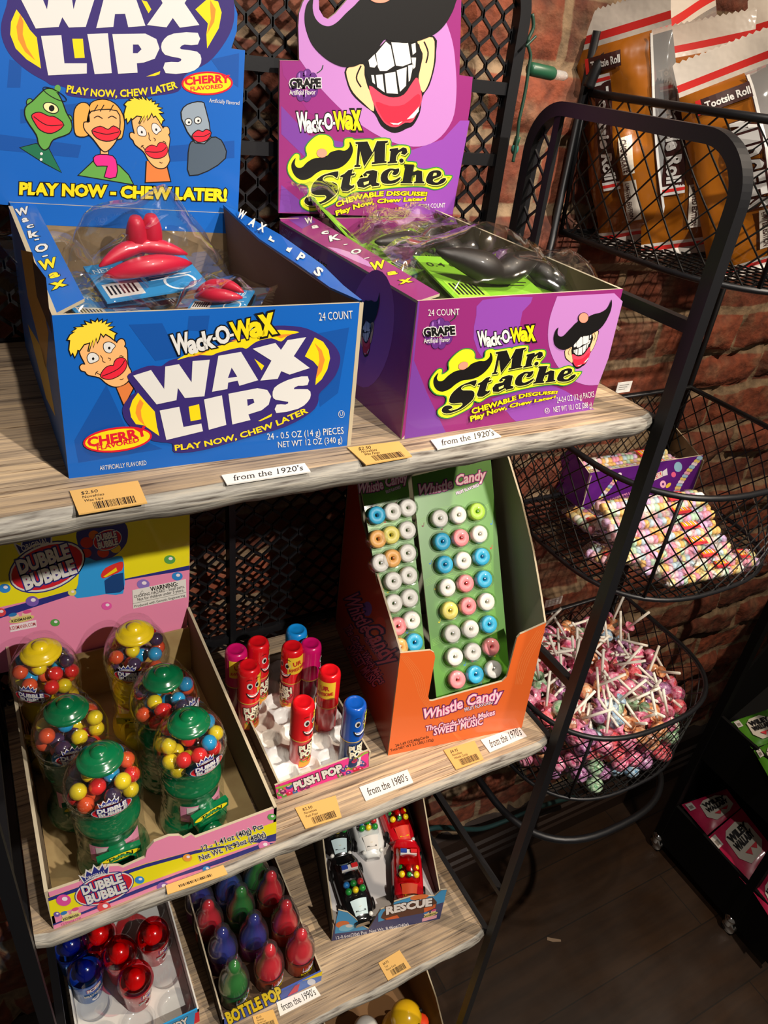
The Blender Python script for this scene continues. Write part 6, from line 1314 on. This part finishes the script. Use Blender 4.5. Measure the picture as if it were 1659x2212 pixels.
for x, y, z in spots_:
    nm = rnd.choice(names); top = z > surf(x, y)-.07
    lab = nm+' wrapped lollipop '+('on top of the heap in the lowest wire basket' if top else 'deep in the heap behind the mesh of the lowest basket'); grp = nm+' lollipops '+('on top of the heap' if top else 'deep in the heap')
    ax = rnd.uniform(.3, 1.45) if top else rnd.uniform(1.2, 2.2); az = rnd.uniform(0, 6.28)
    dr = Vector((math.sin(ax)*math.cos(az), math.sin(ax)*math.sin(az), math.cos(ax)))
    e = Vector((x, y, z))+dr*.33
    if not inside(e.x, e.y, .97) or e.z < -4.03: dr = (Vector((CX, 2.5, z+.22))-Vector((x, y, z))).normalized()
    rot = dr.to_track_quat('Z', 'Y').to_euler()
    if nm not in used: o = proto[nm]; o.location = W((x, y, z)); o.rotation_euler = rot; o['label'] = lab; o['group'] = grp; used[nm] = 1
    else: dup(proto[nm], (x, y, z), rot, lab, grp)
# ================================================================ black rack on casters at the right
RK = P('rack_black', '060505', .7, spec=.2); CHR = P('chrome', 'd8d8d8', .12, 1.0)
rk = thing('wheeled_display_rack', 'black wheeled display rack standing dark at the right edge', 'display rack', (5.7, 1.95, FLOOR))
for x in (5.2, 6.4):
    for y in (1.50, 2.42):
        mb = MB(); mb.bar((x, y, -6.38), (x, y, -2.2), .075, .075, RK, up=(0,1,0)); mb.build('post', rk)
lipz = atx(1560, 1842, 5.2).z; lip2 = atx(1610, 1590, 5.2).z
for z, nm in ((lipz, 0), (lip2, 1)):
    mb = MB(); mb.box((5.18, 1.08, z-.55), (5.21, 2.46, z), RK); mb.build('bin_front', rk)
    mb = MB(); mb.prism([(5.2, 1.08, z-.42), (5.2, 2.46, z-.42), (6.4, 2.46, z+.45), (6.4, 1.08, z+.45)], (0, 0, -.03), RK); mb.build('shelf', rk)
mb = MB(); mb.box((6.38, 1.46, -6.4), (6.42, 2.46, -2.2), RK); mb.build('back_panel', rk)
for y in (2.44,):
    mb = MB(); mb.prism([(5.2, y, -6.4), (6.4, y, -6.4), (6.4, y, -2.4), (5.2, y, lip2+.15)], (0, .02, 0), RK); mb.build('side_panel', rk)
for x in (5.2, 6.4):
    for y in (1.50, 2.42):
        mb = MB(); mb.lathe([(0, .07), (.045, .07), (.052, .09), (.052, .13), (.06, .15), (.06, .17), (.03, .19), (0, .20)], CHR, 20, (x, y, FLOOR)); mb.lathe([(0, -.03), (.06, -.03), (.066, -.02), (.066, .02), (.06, .03), (0, .03)], CHR, 20, (x-.01, y-.02, FLOOR+.067), Matrix.Rotation(math.pi/2, 3, 'Y')); mb.build('caster', rk)
PKB = P('pink_bag', 'b81848', .3, coat=.5, var=(30, 'd0305c')); GNB = P('green_bag', '3c7a1c', .3, coat=.5, var=(30, '4f8c24')); CRM = ink('cfc8ba')
def pouch(quad, m, o, n, label, grp, txt, tl=True, dk=False):
    mb = MB(); a = Art(mb, o, n); q = [Vector(p) for p in quad]
    P3 = [a.map(p, 0) for p in quad]; t = thing('licorice_bag', label, 'candy bag', P3[3], grp)
    def f(k): return lambda u, v: (P3[3]*(1-u)+P3[2]*u)*(1-v)+(P3[0]*(1-u)+P3[1]*u)*v+a.n*(k*.022*max(0, math.sin(math.pi*u)*math.sin(math.pi*v))**.5+.006*noise.noise(Vector((u*6, v*6, P3[0].x*9))))
    mb.grid(f(1), 14, 14, m); mb.grid(f(-.4), 8, 8, m); mb.build('pouch', t)
    mb = MB(); b = Bag(mb, f(1)); f1 = f(1); f1.n = a.n; b.f = f1
    b.fill([(.30,.75),(.42,.86),(.70,.88),(.90,.70),(.92,.28),(.75,.14),(.40,.14),(.26,.36)], CRM, 4)
    for i, s_ in enumerate(txt): b.z = lambda p: p; b.text(s_, [(.34,.62-.18*i), (.86,.62-.18*i)], -.14, BLK, 6, .07)
    b.fill([(.45,.34),(.55,.22),(.62,.34),(.72,.24),(.80,.34)], RED, 6)
    if tl: b.rect(.06, .20, .72, .95, ink('d8d2cc'), 4, 4); b.rect(.09, .17, .76, .86, ink('8a8078'), 5, 2)
    mb.build('print', t)
o1, n1 = (5.25, 2, lipz+.02), (-.60, 0, .80)
WW_ = ('WILEY', 'WALLABY')
pouch([(1526,1812),(1602,1746),(1672,1835),(1612,1912)], PKB, o1, n1, 'bright pink candy bag with a cream label facing out of the black rack', 'pink licorice bags', WW_)
pouch([(1472,1738),(1570,1704),(1600,1745),(1528,1804)], PKB, (5.30, 2, lipz-.05), n1, 'pink candy bag in shadow behind the bright one', 'pink licorice bags', WW_)
pouch([(1628,1928),(1672,1870),(1720,1960),(1680,2010)], PKB, o1, n1, 'pink candy bag below the bar at the picture edge', 'pink licorice bags', WW_, False)
o2 = (5.25, 2, lip2+.02)
pouch([(1578,1560),(1660,1532),(1700,1590),(1625,1618)], GNB, o2, n1, 'green candy bag in the upper bin of the black rack', 'green licorice bags', WW_)
pouch([(1628,1622),(1690,1590),(1730,1650),(1668,1692)], GNB, o2, n1, 'second green candy bag at the picture edge below the first', 'green licorice bags', WW_)
p = atz(1197, 2032, FLOOR+.004); mb = MB(); mb.prism([p+Vector((-.06,.03,0)), p+Vector((-.02,-.005,0)), p+Vector((.05,-.035,0)), p+Vector((.06,-.02,0)), p+Vector((.0,.02,0)), p+Vector((-.04,.05,0))], (0,0,.006), ink('8f7a66')); solo(mb, 'paper_scrap', 'small pale paper scrap on the dark floor', 'scrap', p)
